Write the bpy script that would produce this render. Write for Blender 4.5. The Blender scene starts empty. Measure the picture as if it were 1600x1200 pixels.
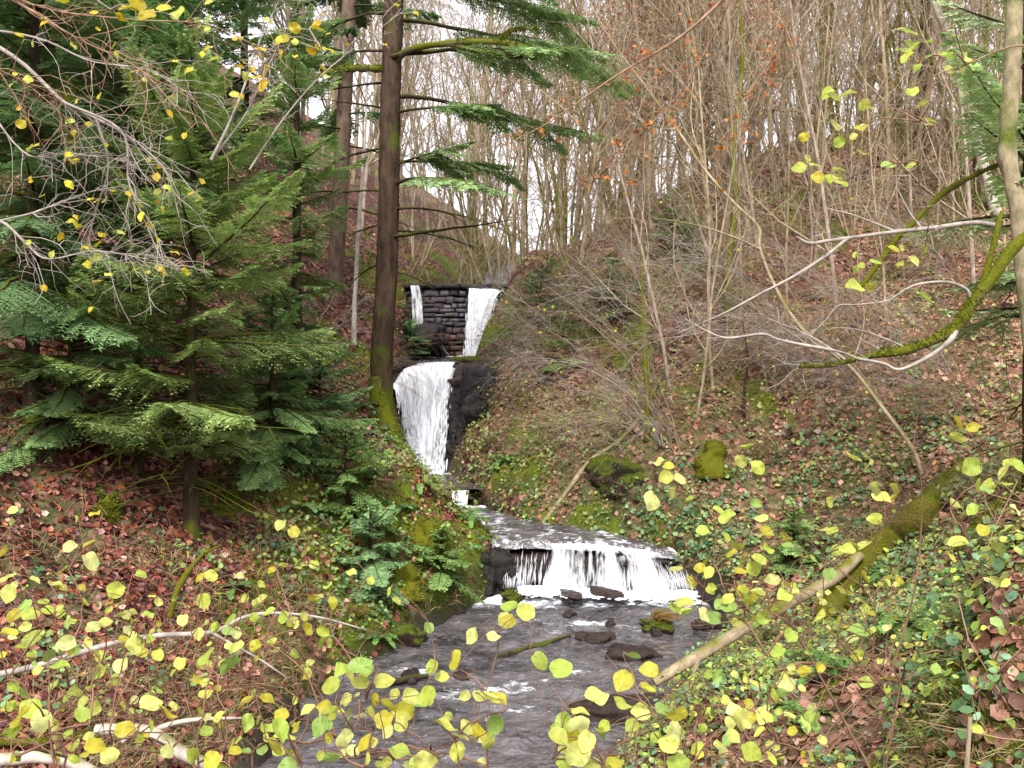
import bpy, math, random
import numpy as np

# ------------------------------------------------------------------ camera, sky, sun, exposure
scene = bpy.context.scene
COL = scene.collection
CAM_Z = 3.3
FPX = 1400.0                       # focal length in pixels of the 1600 px wide photograph
cam_data = bpy.data.cameras.new('camera')
cam_data.sensor_width = 36.0
cam_data.lens = 36.0 * FPX / 1600.0
cam_data.clip_start = 0.05
cam_data.clip_end = 1000.0
cam = bpy.data.objects.new('camera', cam_data)
cam.location = (0, 0, CAM_Z)
cam.rotation_euler = (math.radians(90), 0, 0)
COL.objects.link(cam)
scene.camera = cam

SUN_EL, SUN_AZ = math.radians(46), math.radians(190)
world = bpy.data.worlds.new('World')
scene.world = world
world.use_nodes = True
wn = world.node_tree
for n in list(wn.nodes):
    wn.nodes.remove(n)
w_out = wn.nodes.new('ShaderNodeOutputWorld')
w_bg = wn.nodes.new('ShaderNodeBackground')
w_sky = wn.nodes.new('ShaderNodeTexSky')
w_sky.sky_type = 'NISHITA'
w_sky.sun_disc = False
w_sky.sun_elevation = SUN_EL
w_sky.sun_rotation = SUN_AZ
w_sky.air_density = 1.0
w_sky.dust_density = 4.0
w_hsv = wn.nodes.new('ShaderNodeHueSaturation')
w_hsv.inputs['Saturation'].default_value = 0.22
w_tint = wn.nodes.new('ShaderNodeMix')
w_tint.data_type = 'RGBA'
w_tint.blend_type = 'MIX'
w_tint.inputs[0].default_value = 0.75
w_tint.inputs[7].default_value = (9.0, 8.75, 9.6, 1)      # the even overcast layer
wn.links.new(w_sky.outputs[0], w_hsv.inputs['Color'])
wn.links.new(w_hsv.outputs[0], w_tint.inputs[6])
wn.links.new(w_tint.outputs[2], w_bg.inputs['Color'])
w_bg.inputs['Strength'].default_value = 0.068
wn.links.new(w_bg.outputs[0], w_out.inputs['Surface'])

sun_data = bpy.data.lights.new('sun', 'SUN')
sun_data.energy = 1.5
sun_data.angle = math.radians(14)
sun_data.color = (1.0, 0.96, 0.9)
sun = bpy.data.objects.new('sun', sun_data)
sun.rotation_euler = (math.radians(44), 0, math.radians(-8))
sun.location = (0, 0, 40)
COL.objects.link(sun)

vs = scene.view_settings
vs.view_transform = 'Standard'
vs.look = 'None'
vs.exposure = 1.8
vs.gamma = 1.0
cy = scene.cycles
cy.max_bounces = 6
cy.diffuse_bounces = 3
cy.glossy_bounces = 2
cy.transmission_bounces = 3
cy.transparent_max_bounces = 12
cy.caustics_reflective = False
cy.caustics_refractive = False

# ------------------------------------------------------------------ small helpers
def srgb(h, k=1.0):
    h = h.lstrip('#')
    out = []
    for i in (0, 2, 4):
        c = int(h[i:i + 2], 16) / 255
        out.append(k * (c / 12.92 if c <= 0.04045 else ((c + 0.055) / 1.055) ** 2.4))
    return np.array(out)

def pix(px, py, d):
    """The point at depth d (metres along the view) seen at pixel (px, py) of the 1600x1200 photograph."""
    return np.array([(px - 800) / FPX * d, d, CAM_Z - (py - 600) / FPX * d])

def smooth(a, b, x):
    t = np.clip((x - a) / (b - a), 0, 1)
    return t * t * (3 - 2 * t)

def _hash(ix, iy, iz, seed):
    h = (ix * 374761393 + iy * 668265263 + iz * 2147483647 + seed * 144665) & 0xffffffff
    h = ((h ^ (h >> 13)) * 1274126177) & 0xffffffff
    h = ((h ^ (h >> 16)) * 2246822519) & 0xffffffff
    return ((h ^ (h >> 15)) & 0xffffff) / float(0xffffff)

def noise(x, y, z=0.0, seed=0):
    x, y, z = np.broadcast_arrays(np.asarray(x, float), np.asarray(y, float), np.asarray(z, float))
    xf, yf, zf = np.floor(x), np.floor(y), np.floor(z)
    ix, iy, iz = xf.astype(np.int64), yf.astype(np.int64), zf.astype(np.int64)
    u, v, w = x - xf, y - yf, z - zf
    u = u * u * (3 - 2 * u); v = v * v * (3 - 2 * v); w = w * w * (3 - 2 * w)
    r = 0
    for dx in (0, 1):
        for dy in (0, 1):
            for dz in (0, 1):
                r = r + _hash(ix + dx, iy + dy, iz + dz, seed) * (u if dx else 1 - u) * (v if dy else 1 - v) * (w if dz else 1 - w)
    return r * 2 - 1

def fbm(x, y, z=0.0, octv=4, seed=0):
    r, a = 0, 1.0
    for i in range(octv):
        r = r + a * noise(np.asarray(x) * 2 ** i, np.asarray(y) * 2 ** i, np.asarray(z) * 2 ** i, seed + i * 17)
        a *= 0.5
    return r

class Geo:
    """Collects faces of one mesh object."""
    def __init__(self):
        self.V, self.C, self.F, self.n = [], [], {3: [], 4: []}, 0
    def add(self, V, F, col=(1, 1, 1)):
        V = np.asarray(V, np.float32).reshape(-1, 3)
        col = np.asarray(col, np.float32)
        if col.ndim == 1:
            col = np.broadcast_to(col, (len(V), 3))
        for f in (F if isinstance(F, (list, tuple)) else [F]):
            f = np.asarray(f, np.int64)
            if len(f):
                self.F[f.shape[1]].append(f + self.n)
        self.V.append(V); self.C.append(col); self.n += len(V)
    def mesh(self, name, mat, smooth_shade=False):
        me = bpy.data.meshes.new(name)
        V = np.concatenate(self.V) if self.V else np.zeros((0, 3), np.float32)
        C = np.concatenate(self.C) if self.C else np.zeros((0, 3), np.float32)
        f3 = np.concatenate(self.F[3]) if self.F[3] else np.zeros((0, 3), np.int64)
        f4 = np.concatenate(self.F[4]) if self.F[4] else np.zeros((0, 4), np.int64)
        li = np.concatenate([f3.ravel(), f4.ravel()]).astype(np.int32)
        tot = np.concatenate([np.full(len(f3), 3), np.full(len(f4), 4)]).astype(np.int32)
        start = np.concatenate([[0], np.cumsum(tot)[:-1]]).astype(np.int32) if len(tot) else tot
        me.vertices.add(len(V)); me.vertices.foreach_set('co', V.ravel())
        me.loops.add(len(li)); me.loops.foreach_set('vertex_index', li)
        me.polygons.add(len(tot)); me.polygons.foreach_set('loop_start', start)
        me.polygons.foreach_set('loop_total', tot)
        if smooth_shade:
            me.polygons.foreach_set('use_smooth', np.ones(len(tot), bool))
        me.update(calc_edges=True)
        at = me.color_attributes.new('Col', 'FLOAT_COLOR', 'POINT')
        at.data.foreach_set('color', np.concatenate([C, np.ones((len(C), 1), np.float32)], 1).astype(np.float32).ravel())
        if mat is not None:
            me.materials.append(mat)
        return me
    def build(self, name, mat, parent=None, smooth_shade=False):
        o = bpy.data.objects.new(name, self.mesh(name, mat, smooth_shade))
        COL.objects.link(o)
        if parent is not None:
            o.parent = parent
        return o

def tag(o, label=None, cat=None, group=None, kind=None):
    for k, v in (('label', label), ('category', cat), ('group', group), ('kind', kind)):
        if v:
            o[k] = v
    return o

def thing(name, label, cat, loc=(0, 0, 0), group=None, rz=0.0):
    o = bpy.data.objects.new(name, None)
    o.empty_display_size = 0.2
    COL.objects.link(o)
    o.location = [float(c) for c in loc]
    o.rotation_euler = (0, 0, rz)
    return tag(o, label, cat, group)

def copy_thing(root, loc, rz=0.0, scale=1.0, label=None, group=None, tilt=(0, 0)):
    r = root.copy(); COL.objects.link(r)
    r.location = [float(c) for c in loc]
    r.rotation_euler = (tilt[0], tilt[1], rz)
    r.scale = (scale, scale, scale)
    if label: r['label'] = label
    if group: r['group'] = group
    for ch in list(root.children):
        c = ch.copy(); COL.objects.link(c); c.parent = r
        for g in list(ch.children):
            d = g.copy(); COL.objects.link(d); d.parent = c
    return r

def tube_arrays(P, R, k=6, cap=False):
    P = np.asarray(P, float); n = len(P)
    R = np.broadcast_to(np.asarray(R, float), (n,))
    T = np.gradient(P, axis=0)
    T /= np.linalg.norm(T, axis=1, keepdims=True) + 1e-9
    m = T.mean(0)
    ref = np.eye(3)[np.argmin(np.abs(m))]
    N = np.cross(T, ref); N /= np.linalg.norm(N, axis=1, keepdims=True) + 1e-9
    B = np.cross(T, N)
    a = np.arange(k) * 2 * math.pi / k
    V = P[:, None] + R[:, None, None] * (np.cos(a)[None, :, None] * N[:, None] + np.sin(a)[None, :, None] * B[:, None])
    V = V.reshape(-1, 3)
    i = np.arange(n - 1)[:, None] * k; j = np.arange(k)[None]; j2 = (j + 1) % k
    F = np.stack([i + j, i + j2, i + k + j2, i + k + j], -1).reshape(-1, 4)
    Fs = [F]
    if cap:
        V = np.concatenate([V, P[:1], P[-1:]])
        c0, c1 = n * k, n * k + 1
        jj = np.arange(k); jj2 = (jj + 1) % k
        Fs.append(np.stack([np.full(k, c0), jj2, jj], -1))
        Fs.append(np.stack([np.full(k, c1), (n - 1) * k + jj, (n - 1) * k + jj2], -1))
    return V, Fs

def spline(pts, n, w=None):
    """Catmull-Rom through pts, n samples (any number of columns)."""
    p = np.asarray(pts, float)
    p = np.concatenate([2 * p[:1] - p[1:2], p, 2 * p[-1:] - p[-2:-1]])
    t = np.linspace(0, len(p) - 3 - 1e-6, n)
    i = t.astype(int); u = (t - i)[:, None]
    a, b, c, d = p[i], p[i + 1], p[i + 2], p[i + 3]
    return 0.5 * (2 * b + (c - a) * u + (2 * a - 5 * b + 4 * c - d) * u ** 2 + (3 * b - a - 3 * c + d) * u ** 3)

def rough_tube(geo, P, R, k=10, amp=0.08, freq=3.0, seed=0, cap=True, col=(1, 1, 1), n=None):
    """A tube along P whose skin is knobbly."""
    P = np.asarray(P, float)
    if n:
        Q = spline(np.concatenate([P, np.asarray(R, float)[:, None]], 1), n); P, R = Q[:, :3], Q[:, 3]
    V, F = tube_arrays(P, R, k, cap)
    m = len(P)
    axis = np.repeat(P, k, 0)
    d = V[:m * k] - axis
    d *= (1 + amp * fbm(V[:m * k, 0] * freq, V[:m * k, 1] * freq, V[:m * k, 2] * freq, 3, seed))[:, None]
    V[:m * k] = axis + d
    geo.add(V, F, col)

# ------------------------------------------------------------------ materials
def new_mat(name):
    m = bpy.data.materials.new(name); m.use_nodes = True
    nt = m.node_tree
    for n in list(nt.nodes): nt.nodes.remove(n)
    out = nt.nodes.new('ShaderNodeOutputMaterial')
    return m, nt, out

class NT:
    """Terse node building."""
    def __init__(self, nt): self.nt = nt
    def n(self, kind, **kw):
        nd = self.nt.nodes.new('ShaderNode' + kind)
        for k, v in kw.items(): setattr(nd, k, v)
        return nd
    def set(self, sock, v):
        if hasattr(v, 'links') or isinstance(v, bpy.types.NodeSocket): self.nt.links.new(v, sock)
        elif v is not None:
            if sock.type == 'RGBA' and len(v) == 3: v = (*v, 1)
            sock.default_value = v
    def tex(self, scale, detail=4, rough=0.6, vec=None, dim='3D'):
        t = self.n('TexNoise', noise_dimensions=dim)
        t.inputs['Scale'].default_value = scale; t.inputs['Detail'].default_value = detail; t.inputs['Roughness'].default_value = rough
        if vec is not None: self.nt.links.new(vec, t.inputs['Vector'])
        return t.outputs['Fac']
    def coord(self, which='Object'): return self.n('TexCoord').outputs[which]
    def pos(self): return self.n('NewGeometry').outputs['Position']
    def scalev(self, vec, s):
        m = self.n('Mapping'); m.inputs['Scale'].default_value = s; self.nt.links.new(vec, m.inputs['Vector']); return m.outputs[0]
    def ramp(self, f, stops):
        r = self.n('ValToRGB'); e = r.color_ramp.elements
        while len(e) < len(stops): e.new(0.5)
        for el, (p, c) in zip(e, stops):
            el.position = p; el.color = (*c, 1) if len(c) == 3 else c
        self.nt.links.new(f, r.inputs[0]); return r.outputs[0]
    def map(self, f, a, b, c=0.0, d=1.0):
        r = self.n('MapRange'); r.inputs[1].default_value = a; r.inputs[2].default_value = b; r.inputs[3].default_value = c; r.inputs[4].default_value = d
        self.nt.links.new(f, r.inputs[0]); return r.outputs[0]
    def mix(self, f, a, b, mode='MIX'):
        m = self.n('Mix', data_type='RGBA', blend_type=mode)
        self.set(m.inputs[0], f); self.set(m.inputs[6], a); self.set(m.inputs[7], b); return m.outputs[2]
    def math(self, op, a, b=None):
        m = self.n('Math', operation=op); self.set(m.inputs[0], a)
        if b is not None: self.set(m.inputs[1], b)
        return m.outputs[0]
    def attr(self, name='Col'): return self.n('Attribute', attribute_name=name)
    def bump(self, h, strength=0.5, dist=0.02, normal=None):
        b = self.n('Bump'); b.inputs['Strength'].default_value = strength; b.inputs['Distance'].default_value = dist
        self.nt.links.new(h, b.inputs['Height'])
        if normal is not None: self.nt.links.new(normal, b.inputs['Normal'])
        return b.outputs[0]
    def principled(self, color, rough=0.7, spec=0.3, normal=None):
        p = self.n('BsdfPrincipled'); self.set(p.inputs['Base Color'], color); self.set(p.inputs['Roughness'], rough)
        p.inputs['Specular IOR Level'].default_value = spec
        if normal is not None: self.nt.links.new(normal, p.inputs['Normal'])
        return p

def leaf_material(name, trans=0.35, rough=0.5, spec=0.25, var=0.25):
    """Thin leaf: colour per leaf in 'Col', fine mottling, some light let through."""
    m, nt, out = new_mat(name); t = NT(nt)
    c = t.attr().outputs['Color']
    v = t.map(t.tex(60, 3, 0.6, t.coord()), 0.3, 0.7, 1 - var, 1 + var)
    c = t.mix(1.0, c, v, 'MULTIPLY')
    p = t.principled(c, rough, spec)
    if trans:
        tr = t.n('BsdfTranslucent'); nt.links.new(c, tr.inputs['Color'])
        mx = t.n('MixShader'); mx.inputs[0].default_value = trans
        nt.links.new(p.outputs[0], mx.inputs[1]); nt.links.new(tr.outputs[0], mx.inputs[2])
        nt.links.new(mx.outputs[0], out.inputs[0])
    else:
        nt.links.new(p.outputs[0], out.inputs[0])
    return m

def bark_material(name, dark, light, moss=0.3, mosscol='#6d7d12', fscale=(14, 14, 3), bump=0.02, spec=0.15, moss_low=None):
    """Bark with stretched cracks; moss grows in patches, more on upper sides."""
    m, nt, out = new_mat(name); t = NT(nt)
    co = t.coord()
    g = t.tex(1.0, 6, 0.65, t.scalev(co, fscale))
    pch = t.tex(1.6, 5, 0.6, co)
    c = t.mix(t.map(g, 0.3, 0.7), dark, light)
    c = t.mix(t.map(t.tex(3.3, 4, 0.6, co), 0.45, 0.75, 0, 0.5), c, tuple(np.array(light) * 1.25))
    nz = t.n('SeparateXYZ'); nt.links.new(t.n('NewGeometry').outputs['Normal'], nz.inputs[0])
    mm = t.math('ADD', pch, t.math('MULTIPLY', nz.outputs[2], 0.22))
    if moss_low is not None:
        sp = t.n('SeparateXYZ'); nt.links.new(co, sp.inputs[0])
        mm = t.math('ADD', mm, t.map(sp.outputs[2], moss_low[0], moss_low[1], moss_low[2], 0.0))
    lo = 0.95 - moss
    mf = t.map(mm, lo - 0.08, lo + 0.10)
    fine = t.tex(70, 4, 0.7, co)
    mcol = t.mix(t.map(fine, 0.3, 0.7), tuple(srgb(mosscol, 0.35)), tuple(srgb(mosscol, 1.0)))
    c = t.mix(mf, c, mcol)
    h = t.math('ADD', g, t.math('MULTIPLY', fine, t.math('MULTIPLY', mf, 0.8)))
    p = t.principled(c, 0.85, spec, t.bump(h, 0.8, bump))
    nt.links.new(p.outputs[0], out.inputs[0])
    return m
# ------------------------------------------------------------------ the lie of the land
_ys = [-6,   3,    6,    8,    10,   12,   13.5, 14.2, 14.6, 15,  15.5, 16,   17.3,  18.5,  19.6, 20.4, 21.5, 24,   30,   60, 160]
_xc = [-.2, -.3, -.5, -1.0, -0.3, 0.72, 1.3,  1.2, .95, .55, -.05, -.45, -1.02, -1.6,  -1.95, -2.0, -1.8, -1.45, -1.0, 2, 6]
_hw = [1.5, 1.5, 1.6,  1.62, 2.0, 2.2,  1.85, 1.4, 1.15, .85, .6, .45, 0.42,  0.5,   0.55, 0.72, 0.8,  1.25, 1.6,  2.2, 3]
def chan(y): return np.interp(y, _ys, _xc), np.interp(y, _ys, _hw)
def water_z(y):
    return np.interp(y, [-6, 4, 8, 11, 13.95, 14.25, 15, 17.2, 17.4, 19.35, 20.25, 23.9, 24.1, 30, 60, 160],
                        [-.6, -.5, -.38, -.2, 0, .8, .86, .95, 1.26, 1.36, 3.72, 4.0, 5.92, 6.0, 11.2, 24])
def bank_z(y):
    return np.interp(y, [-6, 4, 8, 12, 14, 16, 18, 20, 22, 24, 26, 30, 60, 100, 160],
                        [-.4, -.35, -.25, .05, .55, 1.0, 1.55, 3.0, 4.5, 5.75, 6.1, 6.5, 11.6, 17, 25])

def height(x, y):
    x, y = np.asarray(x, float), np.asarray(y, float)
    xc, hw = chan(y)
    wob = 0.16 * noise(x * 0.9, y * 0.9, 0, 3) + 0.1 * noise(x * 2.3, y * 2.3, 0, 4)
    dl = xc - hw - x + wob
    dr = x - xc - hw + wob
    zb, zw = bank_z(y), water_z(y)
    def prof(d, segs):
        return np.interp(d, [s[0] for s in segs], [s[1] for s in segs])
    L = prof(dl, [(-1, -.3), (0, 0), (.5, .42), (6, 4.0), (12, 8.6), (20, 13.5), (40, 20), (90, 26)])
    R = prof(dr, [(-1, -.3), (0, 0), (1.3, .85), (5, 3.05), (9, 4.3), (16, 5.0), (40, 7.2), (90, 10)])
    # gentler, lower banks along the near left shore
    L = L * (1 - 0.32 * smooth(11, 6, y) * smooth(8, 2, dl))
    bank = zb + np.where(dl > dr, L, R)
    d = np.maximum(dl, dr)
    rough = 0.16 * fbm(x * 0.55, y * 0.55, 0, 3, 11) + 0.07 * fbm(x * 1.9, y * 1.9, 0, 3, 12) + 0.018 * fbm(x * 7, y * 7, 0, 2, 13)
    bank = bank + rough * smooth(0.0, 1.2, d) + 0.03 * fbm(x * 5, y * 5, 0, 2, 13)
    # mounds: left spur in front of the small fall, spruce mound, near right earth bank, boulders right
    def bump(cx, cy, rx, ry, h, p=1.0):
        return h * np.exp(-((((x - cx) / rx) ** 2 + ((y - cy) / ry) ** 2) ** p))
    bank = bank + bump(-2.65, 17.2, .6, 1.2, .40) + bump(-1.5, 14.3, .6, .6, .12)
    bank = bank + bump(3.1, 4.8, 0.85, 1.05, 1.5, 2.0) + bump(2.35, 4.2, .5, .5, .35) - bump(3.2, 9.0, 1.3, 1.4, .25)
    bank = bank + bump(-3.9, 20.3, 1.3, 1.4, .5) + bump(2.6, 15.6, .8, .6, .35)
    bank = bank + bump(.55, 23.6, .9, 1.6, .45) + bump(-.2, 21.4, .6, .8, .45)
    bed = water_z(y - .38) - 0.22 + 0.09 * fbm(x * 1.6, y * 1.6, 0, 3, 21)
    # keep the step of the falls set back behind the water
    k = smooth(-0.25, 0.28, d)
    z = bed * (1 - k) + np.maximum(bank, bed) * k
    # the bank the picture is taken from
    near = 1.72 - 0.95 * np.maximum(0, y - 1.0) - 0.02 * x ** 2 + 0.06 * fbm(x * 2, y * 2, 0, 3, 31)
    w = smooth(3.4, 1.6, y)
    z = np.where(y < 4.5, np.maximum(z, near * 1.0), z)
    return z

def hit(px, py, d0=2.5, d1=90.0):
    """The point of the ground seen at a pixel of the photograph."""
    d = np.exp(np.linspace(math.log(d0), math.log(d1), 3000))
    P = np.stack([(px - 800) / FPX * d, d, CAM_Z - (py - 600) / FPX * d], 1)
    below = P[:, 2] < height(P[:, 0], P[:, 1])
    i = int(np.argmax(below)) if below.any() else len(d) - 1
    return P[i]

def on_ground(x, y, dz=0.0):
    return np.array([x, y, float(height(x, y)) + dz])

def axis_grid(knots):
    out = []
    for (a, b, s) in knots:
        out.append(np.arange(a, b - 1e-9, s))
    out.append([knots[-1][1]])
    return np.concatenate(out)

gx = axis_grid([(-80, -30, 2.5), (-30, -14, .5), (-14, -7, .16), (-7, 6, .075), (6, 14, .16), (14, 30, .5), (30, 80, 2.5)])
gy = axis_grid([(-12, 1, .5), (1, 26, .08), (26, 40, .3), (40, 80, 1.0), (80, 160, 4)])
X, Y = np.meshgrid(gx, gy)
Z = height(X, Y)
XC, HW = chan(Y)
DC = np.abs(X - XC) - HW                      # distance outside the channel
moss_n = fbm(X * .8, Y * .8, 0, 4, 41)
left = X < XC
moss = smooth(0.05, 0.6, .6 * moss_n + .5 * fbm(X * 3, Y * 3, 0, 3, 44) + np.where(left, .85, .35) * np.exp(-(np.maximum(DC, 0) / np.where(left, 2.1, 1.2)) ** 2) * smooth(9, 12.5, Y) - 0.14 - 0.2 * left)
moss = np.maximum(moss, smooth(0.0, 0.4, moss_n + 0.2) * np.exp(-(((X - 3.1) / 1.2) ** 2 + ((Y - 4.3) / 1.5) ** 2)))
wet = smooth(0.22, -0.08, DC) * (Y > 3)
wet = np.maximum(wet, smooth(0.9, 0.3, DC + 0.25 * moss_n) * smooth(18.9, 19.4, Y) * smooth(21.2, 20.6, Y) * (~left))
green = smooth(0.1, 0.6, fbm(X * .5, Y * .5, 0, 4, 47) + 0.25 * (~left))
n_y, n_x = X.shape
idx = np.arange(n_y * n_x).reshape(n_y, n_x)
quads = np.stack([idx[:-1, :-1], idx[:-1, 1:], idx[1:, 1:], idx[1:, :-1]], -1).reshape(-1, 4)

m, nt, out = new_mat('forest_floor'); t = NT(nt)
P_ = t.pos(); at = t.attr(); sp = t.n('SeparateColor'); nt.links.new(at.outputs['Color'], sp.inputs[0])
vor = t.n('TexVoronoi'); vor.inputs['Scale'].default_value = 13; vor.inputs['Randomness'].default_value = 1
wv = t.n('VectorMath', operation='ADD'); nt.links.new(P_, wv.inputs[0])
nv = t.n('TexNoise'); nv.inputs['Scale'].default_value = 9; nt.links.new(P_, nv.inputs['Vector'])
sc_ = t.n('VectorMath', operation='SCALE'); sc_.inputs['Scale'].default_value = 0.09; nt.links.new(nv.outputs['Color'], sc_.inputs[0])
nt.links.new(sc_.outputs[0], wv.inputs[1]); nt.links.new(wv.outputs[0], vor.inputs['Vector'])
cellc = t.n('SeparateColor'); nt.links.new(vor.outputs['Color'], cellc.inputs[0])
litter = t.ramp(cellc.outputs[0], [(0, srgb('#24120f')), (.3, srgb('#4a2620')), (.55, srgb('#6e4034')), (.8, srgb('#8f6050')), (1, srgb('#b08a72'))])
soil = t.mix(t.map(t.tex(5, 5, .65, P_), .3, .7), srgb('#140c09'), srgb('#33231a'))
c = t.mix(t.map(t.tex(1.3, 5, .7, P_), .34, .6, 0.15, 1.0), soil, litter)
fine = t.tex(45, 5, .7, P_)
mossc = t.mix(t.map(fine, .3, .7), srgb('#1c2a06'), srgb('#7f9018'))
mossc = t.mix(t.map(t.tex(2.5, 4, .6, P_), .4, .65), mossc, srgb('#454a18'))
grn = t.mix(t.map(fine, .3, .7), srgb('#2f3a1c'), srgb('#6f7a45'))
c = t.mix(t.map(t.math('MULTIPLY', sp.outputs[2], t.map(t.tex(6, 4, .7, P_), .35, .65)), .1, .7, 0, .7), c, grn)
c = t.mix(t.map(t.math('MULTIPLY', sp.outputs[0], t.map(t.tex(4, 5, .7, P_), .2, .6)), .15, .6), c, mossc)
rockc = t.mix(t.map(t.tex(3, 6, .7, P_), .3, .7), srgb('#0d0b0a'), srgb('#3a2f29'))
c = t.mix(sp.outputs[1], c, rockc)
rgh = t.map(sp.outputs[1], 0, 1, .9, .32)
h = t.math('ADD', t.math('MULTIPLY', cellc.outputs[1], .6), t.math('MULTIPLY', fine, .7))
p = t.principled(c, rgh, .3, t.bump(h, .9, .03))
nt.links.new(p.outputs[0], out.inputs[0])
M_ground = m
g = Geo(); g.add(np.stack([X, Y, Z], -1), quads, np.stack([moss, wet, green], -1).reshape(-1, 3))
tag(g.build('ground', M_ground, None, True), kind='structure')

# ------------------------------------------------------------------ the stream
m, nt, out = new_mat('stream_water'); t = NT(nt)
at = t.attr(); sp = t.n('SeparateColor'); nt.links.new(at.outputs['Color'], sp.inputs[0])
P_ = t.pos()
flow = t.scalev(P_, (1.2, 1.5, 1))
n1 = t.tex(3.2, 4, .52, flow); n2 = t.tex(11, 4, .6, flow)
base = t.mix(t.map(t.tex(1.4, 5, .7, flow), .35, .65), srgb('#221e1d'), srgb('#625c5c'))
base = t.mix(t.map(n2, .4, .75, 0, .35), base, srgb('#827e86'))
fo = t.math('ADD', sp.outputs[0], t.map(t.tex(6, 6, .75, t.scalev(P_, (.8, 1.6, 1))), .3, .7, -.45, .45))
foam = t.map(fo, .36, .72)
c = t.mix(foam, base, (.82, .85, .9))
h = t.math('ADD', n1, t.math('MULTIPLY', n2, .14))
p = t.principled(c, t.map(foam, 0, 1, .05, .5), 1.0, t.bump(h, .9, .13))
nt.links.new(p.outputs[0], out.inputs[0])
M_water = m

foam_spots = []      # (x, y, rx, ry, strength) gathered where the water breaks
for (px, py, rx, ry, s) in [(900, 985, .55, .12, .5), (880, 1000, .5, .1, .45), (1020, 990, .45, .1, .5), (650, 1050, .4, .2, .5), (780, 1070, .5, .15, .55),
                            (905, 1050, .3, .12, .6), (1130, 1000, .5, .1, .35), (860, 1060, .25, .1, .4), (700, 1080, .4, .15, .45), (1050, 1045, .25, .1, .55),
                            (745, 975, .2, .06, .55), (720, 985, .25, .06, .5), (600, 1085, .35, .12, .4), (640, 1020, .2, .08, .4), (960, 1005, .6, .1, .35), (800, 1100, .6, .2, .3)]:
    d = 3.5 * FPX / (py - 600)
    foam_spots.append(((px - 800) / FPX * d, d, rx, ry * .8, s * .78))

def water_sheet(g, y0, y1, step, widen, nu=40, seed=5, edge_foam=0.0, end_foam=None):
    ys = np.arange(y0, y1 + 1e-6, step); u = np.linspace(-1, 1, nu)
    Yw, U = np.meshgrid(ys, u, indexing='ij')
    xc, hw = chan(Yw)
    Xw = xc + U * (hw + widen)
    amp = np.interp(Yw, [4, 9, 14, 14.4], [.05, .045, .03, .02])
    zz = np.where((Yw > 14.08) & (Yw < 14.4) & (y0 > 14), .822, water_z(Yw)) - np.where((y0 > 14) & (Yw < 14.4), 2.6 * np.maximum(0, 14.36 - Yw) ** 1.6, 0) + amp * (fbm(Xw * 1.6, Yw * 2.6, 0, 4, seed)) + .014 * fbm(Xw * 7, Yw * 9, 0, 2, seed + 3)
    f = np.zeros_like(Xw) + (.14 + .22 * smooth(-.1, .5, fbm(Xw * 5, Yw * 2.2, 0, 3, 67))) * ((Yw > 14.0) & (Yw < 17.3)) + .12 * smooth(.0, .6, fbm(Xw * .9, Yw * 1.4, 0, 3, 66))
    for (fx, fy, rx, ry, s) in foam_spots:
        e = np.exp(-(((Xw - fx) / rx) ** 2 + ((Yw - fy) / ry) ** 2))
        f += s * e
        zz += .04 * s * e * np.cos((Yw - fy) * 14 + 3 * noise(Xw * 3, Yw * 3, 0, 9))
    zz -= .14 * smooth(.1, 1, U) * smooth(15.2, 14.35, Yw) * (Yw > 14.05)
    if end_foam:
        f += end_foam[1] * smooth(y1 - end_foam[0], y1, Yw)
        zz += .05 * smooth(y1 - end_foam[0], y1, Yw) * np.abs(fbm(Xw * 5, Yw * 5, 0, 3, 8))
    idx = np.arange(Yw.size).reshape(Yw.shape)
    q = np.stack([idx[:-1, :-1], idx[:-1, 1:], idx[1:, 1:], idx[1:, :-1]], -1).reshape(-1, 4)
    g.add(np.stack([Xw, Yw, zz], -1), q, np.stack([f, U * 0, U * 0], -1).reshape(-1, 3))
g = Geo()
water_sheet(g, 2.5, 13.94, .035, .2, 110, 5, 0, (.75, 1.15))
water_sheet(g, 14.2, 17.2, .02, .12, 60, 6, 0, (.25, .6))
water_sheet(g, 17.42, 19.34, .06, .12, 30, 7, 0, (.4, .7))
water_sheet(g, 20.3, 23.88, .08, .1, 40, 8, 0, (.35, .8))
water_sheet(g, 24.25, 40, .2, .4, 40, 9)
tag(g.build('stream', M_water, None, True), kind='structure')

# ------------------------------------------------------------------ falling water
m, nt, out = new_mat('falling_water'); t = NT(nt)
at = t.attr(); sp = t.n('SeparateColor'); nt.links.new(at.outputs['Color'], sp.inputs[0])
cv = t.n('CombineXYZ'); nt.links.new(sp.outputs[0], cv.inputs[0]); nt.links.new(sp.outputs[1], cv.inputs[1])
s1 = t.tex(1.0, 6, .68, t.scalev(cv.outputs[0], (7.5, 1.0, 1)))
s2 = t.tex(1.0, 5, .7, t.scalev(cv.outputs[0], (24, 2.2, 1)))
st = t.math('ADD', t.math('MULTIPLY', s1, .65), t.math('MULTIPLY', s2, .35))
c = t.mix(t.map(st, .34, .52), srgb('#c3cbe0'), (.95, .96, .98))
p = t.principled(c, .45, .4, t.bump(st, .5, .04))
p.inputs['Subsurface Weight'].default_value = 0.0
tr = t.n('BsdfTransparent')
mx = t.n('MixShader')
# blue channel = how closed the sheet is
op = t.map(t.math('ADD', st, t.math('SUBTRACT', sp.outputs[2], .5)), .40, .56)
nt.links.new(op, mx.inputs[0]); nt.links.new(tr.outputs[0], mx.inputs[1]); nt.links.new(p.outputs[0], mx.inputs[2])
nt.links.new(mx.outputs[0], out.inputs[0])
M_fall = m

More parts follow.
